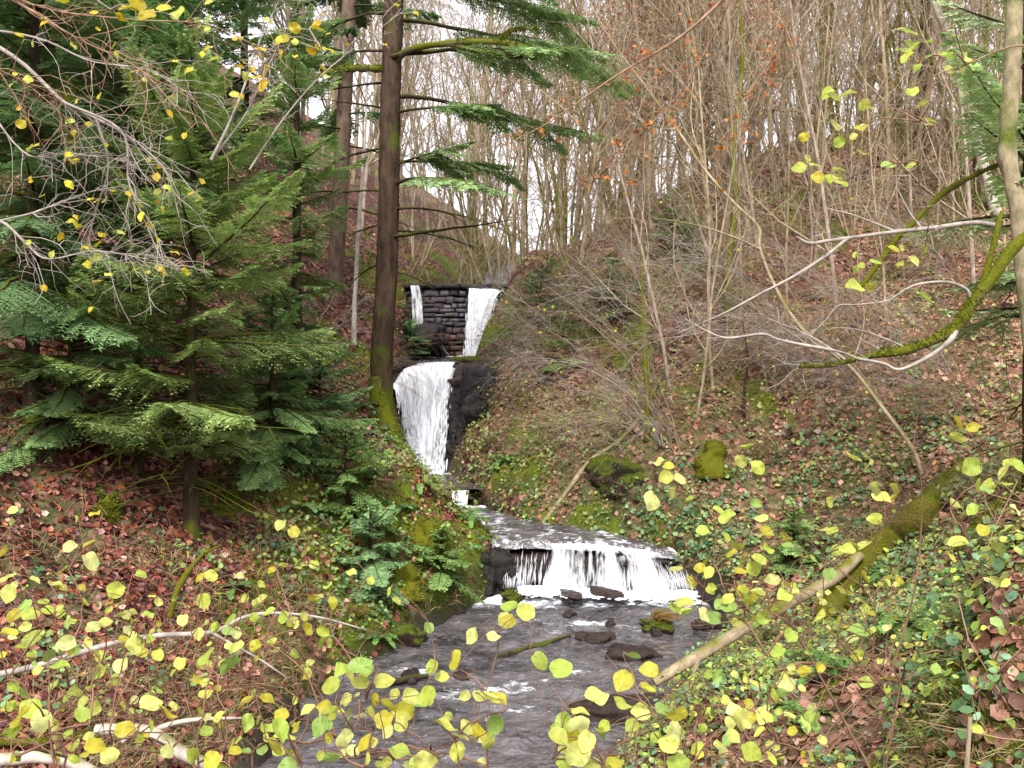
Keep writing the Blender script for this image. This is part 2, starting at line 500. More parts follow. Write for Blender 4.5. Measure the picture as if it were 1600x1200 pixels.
def curtain(g, lip, foot, nu=70, nv=50, bulge=.5, lump=.06, seed=0, dens=(.5, .5), off=0.0, dens_u=None, streak=9, sx=1.0, up=0.0, top=0.0):
    """A sheet of falling water from the lip polyline to the foot polyline."""
    A, B = spline(lip, nu), spline(foot, nu)
    v = np.linspace(0, 1, nv)[:, None, None]
    hxy = 1 - (1 - v) ** (1 / max(bulge, .2)) if bulge > 1 else v ** bulge
    P = np.zeros((nv, nu, 3))
    P[..., :2] = A[None, :, :2] * (1 - hxy) + B[None, :, :2] * hxy
    P[..., 2] = A[None, :, 2] * (1 - v[..., 0] ** 1.35) + B[None, :, 2] * v[..., 0] ** 1.35
    w = np.linalg.norm(np.diff(A, axis=0), axis=1).sum(); hgt = np.mean(np.linalg.norm(A - B, axis=1))
    s = np.broadcast_to(np.linspace(0, w, nu)[None], (nv, nu)); tt = np.broadcast_to(np.linspace(0, hgt, nv)[:, None], (nv, nu))
    d = fbm(s * streak * .5, tt * 1.3, seed * 3.7, 4, seed) * lump * (0.25 + v[..., 0]) + off
    P[..., 1] -= d
    P[..., 0] += .25 * lump * noise(s * 3, tt * 2, 1.5, seed + 2) * v[..., 0]
    o = dens[0] + (dens[1] - dens[0]) * v[..., 0]
    P[0, :, 1] += .34; P[0, :, 2] = A[:, 2] + up; P[1, :, 1] += .16; P[1, :, 2] = A[:, 2] + up * .6; P[2, :, 1] += .05; P[2, :, 2] = A[:, 2] + up * .15
    o = o + top * np.clip(1 - v[..., 0] / .16, 0, 1)
    if dens_u is not None:
        o = o + np.interp(np.linspace(0, 1, nu), *dens_u)[None]
    idx = np.arange(nu * nv).reshape(nv, nu)
    q = np.stack([idx[:-1, :-1], idx[:-1, 1:], idx[1:, 1:], idx[1:, :-1]], -1).reshape(-1, 4)
    g.add(P.reshape(-1, 3), q, np.stack([s * sx + seed * 5, tt * (.6 + .4 * sx), np.broadcast_to(o, (nv, nu))], -1).reshape(-1, 3))

def froth(g, pts, rad, n, seed, h=.1):
    """Heaps of foam where a fall lands: many small overlapping clots."""
    r = np.random.default_rng(seed); S = spline(pts, n)
    for c in S:
        c = c + np.array([r.normal(0, rad), -abs(r.normal(0, rad * 2.6)) + rad * .5, 0])
        R = rad * r.uniform(.25, .9)
        a = np.linspace(0, 2 * math.pi, 9)[:-1]; ring = []
        for k, (rr, zz) in enumerate([(1, -.3), (.85, .3), (.45, .8)]):
            j = r.uniform(.75, 1.25, 8)
            ring.append(np.stack([c[0] + R * rr * j * np.cos(a), c[1] + R * .8 * rr * j * np.sin(a), c[2] + h * R / rad * zz * j], -1))
        V = np.concatenate(ring + [[c + (0, 0, h * R / rad)]])
        i = np.arange(8); i2 = (i + 1) % 8
        F4 = np.concatenate([np.stack([k * 8 + i, k * 8 + i2, k * 8 + 8 + i2, k * 8 + 8 + i], -1) for k in (0, 1)])
        F3 = np.stack([16 + i, 16 + i2, np.full(8, 24)], -1)
        g.add(V, [F4, F3], np.stack([V[:, 0], V[:, 2], np.full(len(V), .85)], -1))

def strands(g, lip, foot, n, seed, spread=.05, edge=.5, wid=(.004, .011), ln=(.05, .24)):
    """Loose threads and drops of water breaking away in front of a fall, thickest along its edges and foot."""
    r = np.random.default_rng(seed); A, B = spline(lip, 60), spline(foot, 60)
    u = np.where(r.uniform(0, 1, n) < edge, np.where(r.uniform(0, 1, n) < .5, r.beta(1, 9, n), r.beta(9, 1, n)), r.uniform(0, 1, n)); v = r.beta(2.2, 1.0, n)
    k = np.minimum((u * 59).astype(int), 59); h = v ** .6
    P = A[k] * (1 - h)[:, None] + B[k] * h[:, None]; P[:, 2] = A[k, 2] * (1 - v ** 1.35) + B[k, 2] * v ** 1.35
    P += r.normal(0, 1, (n, 3)) * (spread, spread, spread * .6) * (.3 + v)[:, None]; P[:, 1] -= .05
    d = unit_(np.stack([(B[k, 0] - A[k, 0]) * .4, (B[k, 1] - A[k, 1]) * .4, B[k, 2] - A[k, 2]], -1) + r.normal(0, .06, (n, 3)))
    L = r.uniform(*ln, n)[:, None]; W = r.uniform(*wid, n)[:, None] * np.array([1., .3, 0])
    P[:, 2] = np.maximum(P[:, 2], B[k, 2] + L[:, 0])
    V = np.stack([P, P + d * L * .4 + W, P + d * L, P + d * L * .4 - W], 1).reshape(-1, 3)
    g.add(V, np.arange(n * 4).reshape(n, 4), np.stack([V[:, 0] * 3, V[:, 2], np.full(len(V), .95)], -1))
def unit_(v): return v / (np.linalg.norm(v, axis=-1, keepdims=True) + 1e-9)

# lower cascade
lip = [pix(790, 862, 14.35), pix(830, 851, 14.3), pix(870, 852, 14.22), pix(930, 856, 14.15), pix(985, 862, 14.15), pix(1030, 870, 14.2)]
foot = [pix(792, 918, 14.1), pix(815, 918, 14.05), pix(860, 919, 13.98), pix(930, 923, 13.88), pix(1010, 926, 13.84), pix(1080, 924, 13.95)]
g = Geo()
du = ([0, .05, .12, .2, .27, .34, .40, .5, .57, .66, .74, .85, .93, 1], [-.16, -.32, -.18, -.08, -.22, -.18, .06, .0, -.10, .02, -.07, .05, -.05, -.16])
curtain(g, lip, foot, 150, 50, .55, .13, 3, (.44, .50), 0, du, 7, .75, .07, .16)
curtain(g, lip, foot, 150, 50, .62, .10, 8, (.24, .50), .08, du, 7, .8, .05, .1)
strands(g, lip, foot, 420, 71, .04, .3, (.002, .0045), (.15, .4))
casc = tag(g.build('waterfall', M_fall, None, True), 'wide low white cascade spilling over the dark ledge into the stream', 'waterfall')
g = Geo()
froth(g, [q + (0, -.02, .0) for q in foot[1:]], .045, 1000, 5, .05)
froth(g, [q + (0, -.16, -.01) for q in foot[1:]], .06, 700, 6, .018)
tag(g.build('foam', M_fall, casc, True), kind='stuff')

# the big white chute between spruce and dark rock
lip = [pix(610, 604, 20.1), pix(634, 576, 20.3), pix(672, 569, 20.35), pix(712, 568, 20.3)]
foot = [pix(646, 715, 19.5), pix(655, 736, 19.42), pix(668, 742, 19.4), pix(688, 738, 19.45)]
g = Geo()
curtain(g, lip, foot, 90, 110, .75, .30, 21, (.72, .80), 0, ([0, .1, .5, .93, 1], [-.2, .05, .1, .05, -.25]), 4, .4, .05)
curtain(g, lip, foot, 90, 110, .7, .26, 26, (.48, .56), .10, ([0, .15, .5, .9, 1], [-.2, 0, .0, .0, -.25]), 6, .55, .05)
curtain(g, [pix(706, 572, 20.2), pix(714, 576, 20.2)], [pix(690, 700, 19.7), pix(696, 705, 19.7)], 12, 50, .6, .05, 31, (.5, .4), .06)
strands(g, lip, foot, 1800, 72, .07, .5, (.006, .016), (.08, .35))
big = tag(g.build('waterfall', M_fall, None, True), 'tall slanting white waterfall beside the mossy spruce foot', 'waterfall')
g = Geo(); froth(g, [q + (0, -.1, .02) for q in foot], .06, 160, 9, .07); tag(g.build('foam', M_fall, big, True), kind='stuff')

# the small spill below it
g = Geo()
curtain(g, [pix(703, 766, 17.35), pix(733, 767, 17.35)], [pix(708, 789, 17.2), pix(730, 789, 17.2)], 20, 14, .6, .04, 41, (.5, .5))
curtain(g, [pix(706, 766, 17.3), pix(730, 767, 17.3)], [pix(711, 792, 17.1), pix(728, 792, 17.1)], 20, 14, .6, .04, 42, (.4, .5))
tag(g.build('waterfall', M_fall, None, True), 'tiny spill of white water between the mossy banks', 'waterfall')

# ------------------------------------------------------------------ the stone dam and its two falls
m, nt, out = new_mat('dam_stone'); t = NT(nt)
P_ = t.coord(); c0 = t.attr().outputs['Color']
c = t.mix(1.0, c0, t.map(t.tex(7, 6, .7, P_), .25, .75, .45, 1.5), 'MULTIPLY')
c = t.mix(t.map(t.tex(2.2, 5, .7, P_), .42, .62, 0, .85), c, srgb('#1a1512'))
c = t.mix(t.map(t.tex(3.1, 5, .7, t.scalev(P_, (1, 1, .6))), .54, .66, 0, .8), c, srgb('#46521c'))
p = t.principled(c, t.map(t.tex(3, 3, .5, P_), .3, .7, .25, .7), .4, t.bump(t.tex(14, 6, .7, P_), .9, .03))
nt.links.new(p.outputs[0], out.inputs[0])
M_dam = m
dam = thing('stone_dam', 'old masonry dam wall with water spilling over its crest at the head of the gorge', 'dam', pix(715, 560, 24.1))
def dam_local(P): return np.asarray(P) - np.array(dam.location)
rng = np.random.default_rng(77)
def stone_block(g, x0, x1, z0, z1, yf, depth, col, jit=.03):
    """One squared stone, its face a little pillowed and out of true."""
    n = 5
    u, v = np.meshgrid(np.linspace(0, 1, n), np.linspace(0, 1, n))
    e = np.minimum(np.minimum(u, 1 - u), np.minimum(v, 1 - v))
    face = yf - .035 * smooth(0, .3, e) + .02 * noise(u * 3 + x0 * 9, v * 3 + z0 * 9, 0, 5) + rng.normal(0, jit * .6)
    xx, zz = x0 + (x1 - x0) * u, z0 + (z1 - z0) * v
    cx, cz = rng.normal(0, jit * .25, 2)
    V = np.stack([xx + cx, face, zz + cz], -1).reshape(-1, 3)
    idx = np.arange(n * n).reshape(n, n)
    q = np.stack([idx[:-1, :-1], idx[:-1, 1:], idx[1:, 1:], idx[1:, :-1]], -1).reshape(-1, 4)
    ring = np.concatenate([idx[0], idx[1:, -1], idx[-1, -2::-1], idx[-2:0, 0]])
    Bk = V[ring] * (1, 0, 1) + np.array([0, yf + depth, 0])
    k = len(ring); i = np.arange(k); i2 = (i + 1) % k
    V2 = np.concatenate([V, Bk]); q2 = np.stack([ring[i2], ring[i], n * n + i, n * n + i2], -1)
    g.add(V2, [q, q2], col)
yd = 24.1
g = Geo()
xl, xr, zbase, ztop = -3.35, .25, 3.6, 5.86
z = zbase
while z < ztop - .05:
    hh = min(rng.uniform(.10, .22), ztop - z)
    if ztop - z - hh < .1: hh = ztop - z
    x = xl - rng.uniform(0, .3)
    while x < xr:
        w_ = rng.uniform(.14, .46)
        red = smooth(5.0, 4.4, z)
        c_ = (srgb('#655d66') * (1 - red) + srgb('#5a3b34') * red) * rng.uniform(.4, 1.25)
        stone_block(g, x + .004, x + w_ - .010, z + .003 + rng.uniform(-.03, .03), z + hh - .010 + rng.uniform(-.03, .03), yd + .06 * (z - zbase) / 2, .35, c_)
        x += w_
    z += hh
V_ = [v for v in g.V]; g.V = [v - np.array(dam.location, np.float32) for v in V_]
g.build('stonework', M_dam, dam)
g = Geo()
x = xl - .1
while x < xr + .2:
    w_ = rng.uniform(.5, .9)
    stone_block(g, x + .01, x + w_ - .01, ztop + .005, ztop + .13, yd - .05, .6, srgb('#332b28') * rng.uniform(.7, 1.2), .02)
    x += w_
g.V = [v - np.array(dam.location, np.float32) for v in g.V]
g.build('coping', M_dam, dam)
# core behind the facing stones
g = Geo()
V, F = np.array([[xl, .3, zbase], [xr, .3, zbase], [xr, .3, ztop - .02], [xl, .3, ztop - .02], [xl, .9, zbase], [xr, .9, zbase], [xr, .9, ztop - .02], [xl, .9, ztop - .02]]) + (0, yd - .06, 0), np.array([[0, 1, 2, 3], [5, 4, 7, 6], [3, 2, 6, 7], [1, 5, 6, 2], [4, 0, 3, 7]])
g.add(V - np.array(dam.location), F, srgb('#1c1614')); g.build('core', M_dam, dam)

g = Geo()
lip = [pix(733, 451, 24.0), pix(750, 452, 23.95), pix(772, 452, 23.95), pix(790, 455, 24.0)]
foot = [pix(732, 558, 23.72), pix(738, 560, 23.66), pix(748, 560, 23.66), pix(755, 558, 23.7)]
curtain(g, lip, foot, 60, 70, .45, .12, 51, (.64, .52), 0, None, 7, .7, .04)
curtain(g, lip, foot, 60, 70, .5, .12, 56, (.52, .40), .06, None, 9, 1, .04)
strands(g, lip, foot, 1000, 73, .05, .5, (.006, .014), (.08, .35))
tag(g.build('waterfall', M_fall, None, True), 'white fall pouring over the stone dam at its mossy bank end', 'waterfall')
g = Geo()
curtain(g, [pix(640, 446, 24.0), pix(652, 446, 23.98)], [pix(645, 512, 23.8), pix(662, 512, 23.78)], 24, 50, .5, .05, 61, (.55, .44), .0)
curtain(g, [pix(655, 500, 23.85), pix(661, 500, 23.85)], [pix(690, 545, 23.5), pix(702, 556, 23.4)], 16, 40, 1.0, .04, 63, (.36, .5), .0)
tag(g.build('waterfall', M_fall, None, True), 'thin veil of water down the dam face nearest the spruce', 'waterfall')

# ------------------------------------------------------------------ rocks
m, nt, out = new_mat('wet_rock'); t = NT(nt)
P_ = t.coord(); c0 = t.attr().outputs['Color']
c = t.mix(1.0, c0, t.map(t.tex(5, 7, .72, P_), .25, .75, .35, 1.6), 'MULTIPLY')
p = t.principled(c, t.map(t.tex(4, 3, .5, P_), .3, .7, .2, .6), .45, t.bump(t.tex(9, 7, .72, P_), 1.0, .05))
nt.links.new(p.outputs[0], out.inputs[0]); M_rock = m
m, nt, out = new_mat('mossy_rock'); t = NT(nt)
P_ = t.coord(); c0 = t.attr().outputs['Color']
c = t.mix(1.0, c0, t.map(t.tex(5, 7, .72, P_), .25, .75, .45, 1.5), 'MULTIPLY')
nz = t.n('SeparateXYZ'); nt.links.new(t.n('NewGeometry').outputs['Normal'], nz.inputs[0])
mf = t.map(t.math('ADD', t.tex(3, 5, .7, P_), t.math('MULTIPLY', nz.outputs[2], .35)), .50, .66)
fine = t.tex(60, 4, .7, P_)
c = t.mix(mf, c, t.mix(t.map(fine, .3, .7), srgb('#1c2606'), srgb('#66721a')))
p = t.principled(c, .8, .2, t.bump(t.math('ADD', t.tex(9, 7, .72, P_), t.math('MULTIPLY', fine, .5)), 1.0, .04))
nt.links.new(p.outputs[0], out.inputs[0]); M_mrock = m

def rock_mesh(size, seed, strat=0.0, sub=28, rough=.35, col=srgb('#2e2723')):
    """A lump of rock: sphere pushed about by noise, optionally split into beds."""
    th, ph = np.linspace(0, 2 * math.pi, sub * 2, endpoint=False), np.linspace(.02, math.pi - .02, sub)
    PH, TH = np.meshgrid(ph, th, indexing='ij')
    D = np.stack([np.sin(PH) * np.cos(TH), np.sin(PH) * np.sin(TH), np.cos(PH)], -1)
    D = np.sign(D) * np.abs(D) ** .75
    r = 1 + rough * fbm(D[..., 0] * 1.3 + seed, D[..., 1] * 1.3, D[..., 2] * 1.3, 5, seed)
    V = D * r[..., None] * np.array(size)
    if strat:
        lay = np.floor((V[..., 2] + .25 * strat * noise(V[..., 0] * 2, V[..., 1] * 2, 0, seed)) / strat)
        k = 1 + .28 * (_hash(lay.astype(np.int64), lay.astype(np.int64) * 0, lay.astype(np.int64) * 0, seed) - .5)
        V[..., 0] *= k; V[..., 1] *= k
    n, mm = PH.shape
    idx = np.arange(n * mm).reshape(n, mm); i2 = np.roll(idx, -1, 1)
    q = np.stack([idx[:-1], idx[1:], i2[1:], i2[:-1]], -1).reshape(-1, 4)
    return V.reshape(-1, 3), q, np.broadcast_to(col, (n * mm, 3))
ROCKS = []
def rock(name, label, cat, loc, size, seed, mat, strat=0.0, rz=0.0, col=srgb('#2e2723'), rough=.35, group=None, tilt=(0, 0)):
    g = Geo(); V, q, c = rock_mesh(size, seed, strat, 28 if max(size) < .6 else 44, rough, col)
    g.add(V, q, c); o = g.build(name, mat, None, True); ROCKS.append((o, V, q, mat)); o.location = [float(v) for v in loc]; o.rotation_euler = (tilt[0], tilt[1], rz)
    return tag(o, label, cat, group)

rock('rock_outcrop', 'black wet rock face right beside the tall slanting waterfall', 'rock', pix(734, 672, 19.75), (.62, .5, 1.05), 3, M_rock, .3, .2, srgb('#15100e'), .55)
rock('rock_outcrop', 'broad black rock shoulder sloping down to the bank right of the tall waterfall', 'rock', pix(756, 645, 19.3), (.42, .4, .62), 5, M_rock, .24, .5, srgb('#17110f'), .5)
rock('rock_outcrop', 'reddish dark rock under the flat sill below the dam', 'rock', pix(748, 600, 20.5), (.75, .7, .5), 9, M_rock, .16, .1, srgb('#3a2823'))
g = Geo(); bx = np.array([[-.62, 0, 0], [.62, -.03, .0], [.62, .5, .0], [-.62, .5, 0], [-.62, 0, .19], [.62, -.03, .16], [.62, .5, .16], [-.62, .5, .19]])
rough_tube(g, [(-.55, 0, .02), (-.2, 0, .03), (.2, 0, .02), (.6, 0, -.01)], [.12, .13, .125, .12], 10, .12, 4, 3, True, srgb('#2a221d'), 24)
o = g.build('timber_sill', M_mrock, None, False); o.location = pix(742, 567, 20.75); tag(o, 'straight dark sill across the head of the tall waterfall', 'sill')
rock('boulder', 'dark boulder at the foot of the dam by the thin veil', 'rock', pix(652, 535, 23.3), (.62, .5, .42), 14, M_rock, .2, .3, srgb('#1e1815'))
rock('boulder', 'dark ledge left of the tall waterfall lip', 'rock', pix(622, 578, 20.9), (.45, .5, .3), 15, M_rock, .15, 0, srgb('#1e1815'))
rock('rock_ledge', 'layered dark rock ledge standing under the low cascade', 'rock', pix(818, 893, 14.48), (.75, .42, .40), 19, M_rock, .1, 0, srgb('#2a2019'), .18)
rock('rock_ledge', 'dark stone bed behind the middle of the low cascade', 'rock', pix(935, 900, 14.5), (1.35, .45, .38), 23, M_rock, .12, 0, srgb('#2a2420'), .12)
rock('boulder', 'dark stepped rock beside the lip of the low cascade', 'rock', pix(768, 895, 14.2), (.3, .35, .42), 29, M_rock, .1, .4, srgb('#1e1712'))
for (px, py, d, s, lab, mt, sd) in [
    (637, 1000, 12.0, (.24, .2, .19), 'round mossy stone on the leafy shore of the stream', M_mrock, 31),
    (712, 970, 13.2, (.14, .12, .08), 'small leaf-covered stone at the water edge below the herbs', M_rock, 32),
    (799, 934, 13.7, (.17, .14, .10), 'flat green stone at the foot of the layered ledge', M_mrock, 33),
    (890, 930, 13.6, (.28, .14, .06), 'low black stone in the foam under the cascade', M_rock, 34),
    (945, 927, 13.65, (.24, .14, .08), 'second low black stone breaking the cascade foam', M_rock, 35),
    (930, 1008, 12.1, (.26, .16, .09), 'brown leaf-strewn stone in midstream', M_rock, 36),
    (889, 960, 13.0, (.1, .09, .07), 'small brown stone just downstream of the cascade', M_rock, 37),
    (954, 977, 12.6, (.07, .07, .08), 'upright dark pebble in the riffle beside the grass clump', M_rock, 38),
    (1022, 990, 12.3, (.09, .08, .11), 'pointed dark stone below the grass clump', M_rock, 39),
    (990, 1027, 11.5, (.32, .2, .14), 'broad dark rock half under water before the fallen pole', M_rock, 40),
    (1130, 975, 12.6, (.42, .16, .09), 'long dark stone along the right shore', M_rock, 41),
    (1110, 1060, 10.9, (.3, .2, .12), 'rock under the tip of the fallen pole', M_mrock, 42),
    (640, 1060, 10.7, (.2, .12, .08), 'dark wet stone in the riffle near the left shore', M_rock, 43),
    (722, 1058, 10.8, (.2, .13, .07), 'flat brown stone in the white riffle', M_rock, 44),
    (960, 1110, 9.7, (.5, .2, .14), 'dark overhung rock at the litter bank near the bottom', M_rock, 45)]:
    P = pix(px, py, d)
    rock('stone', lab, 'rock', (P[0], P[1], max(P[2], float(water_z(d)) - .02)), s, sd, mt, 0, sd * .7, srgb('#33251f'))
rock('boulder', 'mossy mound of rock on the slope above the ivy', 'rock', hit(968, 745) + (0, .2, -.1), (.45, .4, .36), 51, M_mrock, .0, 0, srgb('#2a221b'))
# ------------------------------------------------------------------ vegetation materials
M_needle = leaf_material('conifer_needles', .25, .55, .25, .3)
M_leaf = leaf_material('hazel_leaf', .42, .45, .3, .14)
M_dry = leaf_material('dry_leaf', .12, .42, .5, .3)
M_herb = leaf_material('herb_leaf', .3, .4, .4, .2)
M_spruce = bark_material('spruce_bark', srgb('#1b140f'), srgb('#544335'), .30, '#5f6e14', (10, 10, 2.5), .03, moss_low=(.0, 2.2, .22))
M_fir = bark_material('mossy_fir_bark', srgb('#1b1510'), srgb('#4a3c2f'), .38, '#6f7a1c', (12, 12, 3))
M_dark = bark_material('dark_bark', srgb('#15100c'), srgb('#42352a'), .34, '#59661a', (12, 12, 3))
M_grey = bark_material('grey_bark', srgb('#6a5c50'), srgb('#b7a694'), .24, '#7c7c2c', (9, 9, 3))
M_tan = bark_material('tan_bark', srgb('#6c5e4c'), srgb('#b8a68a'), .34, '#86862c', (9, 9, 3))
M_moss = bark_material('mossy_bark', srgb('#33291f'), srgb('#7c6c56'), .56, '#757a1c', (10, 10, 3), .03)
M_pale = bark_material('pale_bark', srgb('#7f766c'), srgb('#d0c6b8'), .24, '#7f8428', (9, 9, 4))
M_twig = bark_material('twig_bark', srgb('#5e4636'), srgb('#a88a70'), .12, '#7f8428', (9, 9, 4), .004)
M_ptwig = bark_material('pale_twig_bark', srgb('#625a53'), srgb('#b8aea4'), .10, '#7f8428', (9, 9, 4), .004)
M_haze = bark_material('fine_twig_bark', srgb('#6e614e'), srgb('#b4a488'), .10, '#7f8428', (9, 9, 4), .004)
M_shoot = bark_material('shoot_bark', srgb('#4a3326'), srgb('#8f6f5a'), .05, '#7f8428', (9, 9, 4), .004)
M_log = bark_material('mossy_log_bark', srgb('#2e2219'), srgb('#71604d'), .62, '#78791c', (8, 8, 3), .04)

UP = np.array([0, 0, 1.0])
def needle(h): return srgb(h) * (.90, .95, .72)      # conifer greens lean to yellow
def unit(v): return v / (np.linalg.norm(v, axis=-1, keepdims=True) + 1e-9)

def rhombs(g, base, d, side, length, width, col, bend=None):
    """Many slim pointed blades at once: base (n,3), direction, width axis."""
    base, d, side = (np.asarray(a, float) for a in (base, d, side))
    L = np.asarray(length)[..., None]; W = np.asarray(width)[..., None]
    mid = base + d * L * .45
    tip = base + d * L
    if bend is not None: tip = tip + bend
    V = np.stack([base, mid + side * W, tip, mid - side * W], -2).reshape(-1, 3)
    n = len(V) // 4
    c = np.repeat(np.broadcast_to(col, (n, 3)), 4, 0)
    g.add(V, np.arange(n * 4).reshape(n, 4), c)

def spray(g, P, width, rng, col, step=.05, sub=.11, subw=.013, K=7, droop=.18, start=.12):
    """A flat conifer frond along the axis P: side twigs, each feathered with needle-bearing shoots."""
    P = np.asarray(P, float)
    seg = np.linalg.norm(np.diff(P, axis=0), axis=1); cum = np.concatenate([[0], np.cumsum(seg)]); L = cum[-1]
    m = max(4, int(L / step))
    s = np.linspace(start, 1, m) ; s = np.clip(s + rng.normal(0, .008, m), 0, 1)
    B = np.stack([np.interp(s * L, cum, P[:, k]) for k in range(3)], -1)
    e = np.clip(s + .03, 0, 1); e0 = np.clip(s - .03, 0, 1)
    T = unit(np.stack([np.interp(e * L, cum, P[:, k]) - np.interp(e0 * L, cum, P[:, k]) for k in range(3)], -1))
    S = unit(np.cross(T, UP)); N = np.cross(S, T)
    lt = width * ((1 - s) ** .75 * .95 + .12) * np.clip((s - start) / .12 + .45, 0, 1) * rng.uniform(.7, 1.12, m)
    for sd in (-1, 1):
        d = unit(T * .66 + S * sd * .75 + N * rng.normal(-.05, .13, (m, 1)) - UP * droop * rng.uniform(.4, 1.4, (m, 1)))
        w = unit(np.cross(d, N))
        cc = col * rng.uniform(.75, 1.25, (m, 1))
        rhombs(g, B, d, w, lt, np.full(m, subw * .8), cc)
        f = (np.arange(K) + .6) / K
        base = B[:, None] + d[:, None] * (lt[:, None] * f)[..., None]
        base[..., 2] -= (.12 * lt[:, None] * f ** 2)
        ls = np.minimum(sub, .65 * lt[:, None] * (1 - f * .72) + .02) * rng.uniform(.75, 1.2, (m, K))
        for s2 in (-1, 1):
            dd = unit(d[:, None] * .72 + w[:, None] * s2 * .68 + N[:, None] * rng.normal(0, .12, (m, K, 1)))
            ww = unit(np.cross(dd, N[:, None] + rng.normal(0, .25, (m, K, 3))))
            # shoots towards the ends of the twigs are this year's, lighter growth
            c2 = (np.broadcast_to(cc[:, None] * (.85 + .5 * f[None, :, None] * s[:, None, None]), (m, K, 3)) * rng.uniform(.75, 1.25, (m, K, 1))).reshape(-1, 3)
            rhombs(g, base.reshape(-1, 3), dd.reshape(-1, 3), ww.reshape(-1, 3), ls.ravel(), np.full(m * K, subw), c2)

def arm(base, az, el0, L, rng, sag=.5, tip=.25, n=8, wob=.04):
    """A conifer limb: leaves the stem at el0, sags, lifts at its tip."""
    t = np.linspace(0, 1, n)
    h = np.array([math.cos(az), math.sin(az), 0])
    P = np.array(base) + h * (t * L)[:, None] * math.cos(el0 * .5)
    P[:, 2] += L * (math.tan(el0) * t - sag * t ** 1.7 + tip * t ** 3)
    side = np.array([-h[1], h[0], 0])
    P += side * (wob * L * np.cumsum(rng.normal(0, .5, n)))[:, None] * .5
    return P

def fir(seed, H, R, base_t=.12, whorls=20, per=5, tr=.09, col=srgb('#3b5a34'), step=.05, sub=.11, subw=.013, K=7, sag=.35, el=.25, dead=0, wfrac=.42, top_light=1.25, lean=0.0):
    """Young fir or spruce: trunk, foliage and bare dead lower limbs as three meshes."""
    rng = np.random.default_rng(seed)
    tg, fg, dg = Geo(), Geo(), Geo()
    z = np.linspace(0, H, 14)
    tx = np.cumsum(rng.normal(0, .012 * H / 14, 14)) + lean * z; ty = np.cumsum(rng.normal(0, .012 * H / 14, 14))
    TP = np.stack([tx, ty, z - .25 * (z == 0)], -1)
    TR = tr * (1 - z / H) ** .85 + .008; TR[0] *= 1.35
    rough_tube(tg, TP, TR, 8, .12, 5, seed, False, n=30)
    for w in range(whorls):
        f = w / (whorls - 1)
        t = base_t + (.985 - base_t) * f ** .9
        p0 = np.array([np.interp(t * H, z, tx), np.interp(t * H, z, ty), t * H])
        L0 = R * (1 - f) ** .8 * min(1, .72 + .9 * f) + .10
        for k in range(max(3, int(per - 1.2 * f))):
            az = 2 * math.pi * (k / per) + w * 2.4 + rng.normal(0, .42)
            if rng.uniform() < .07: continue
            L = L0 * (rng.uniform(.5, 1.05) if rng.uniform() < .8 else rng.uniform(1.05, 1.4))
            P = arm(p0 + (0, 0, rng.normal(0, .5 * H * .8 / whorls)), az, el + .55 * f + rng.normal(0, .1), L, rng, sag * (1 - .6 * f) * rng.uniform(.7, 1.6), .22)
            V, F = tube_arrays(P, np.linspace(.016 * L + .004, .003, len(P)), 4); dg.add(V, F)
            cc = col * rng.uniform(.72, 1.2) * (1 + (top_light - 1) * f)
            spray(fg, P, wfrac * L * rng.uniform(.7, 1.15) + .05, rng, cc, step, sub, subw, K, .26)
    for k in range(dead):
        t = rng.uniform(.04, base_t + .1); az = rng.uniform(0, 2 * math.pi)
        P = arm((np.interp(t * H, z, tx), np.interp(t * H, z, ty), t * H), az, rng.uniform(-.2, .25), R * rng.uniform(.4, .9), rng, .3, .1, 8, .09)
        V, F = tube_arrays(P, np.linspace(.013, .004, len(P)), 4); dg.add(V, F)
        for q in range(3):
            i = rng.integers(2, 7)
            Q = arm(P[i], az + rng.choice([-1, 1]) * rng.uniform(.5, 1.1), -.1, R * rng.uniform(.12, .4), rng, .3, 0, 5, .1)
            V, F = tube_arrays(Q, np.linspace(.007, .002, len(Q)), 3); dg.add(V, F)
    return tg, fg, dg

def merge(a, b):
    g = Geo()
    for s in (a, b):
        for k in (3, 4): g.F[k] += [f + g.n for f in s.F[k]]
        g.V += s.V; g.C += s.C; g.n += s.n
    return g
def plant_fir(label, loc, arrays, group=None, bark=None, cat='tree', name='fir_tree', rz=0.0):
    r = thing(name, label, cat, loc, group, rz)
    tg, fg, dg = arrays
    merge(tg, dg).build('trunk', bark or M_dark, r, True)
    fg.build('crown', M_needle, r)
    return r

BLUEG, MIDG, DEEPG = srgb('#4e7056'), srgb('#3f6236'), srgb('#26442c')
# the young fir in front of the left slope, with its long layered fronds
P = hit(300, 825)
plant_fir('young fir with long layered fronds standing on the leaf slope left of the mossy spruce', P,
          fir(101, 6.3, 1.85, .17, 25, 6, .085, needle('#96a872'), .045, .075, .0085, 10, .38, .22, 26, .42), None, M_fir)
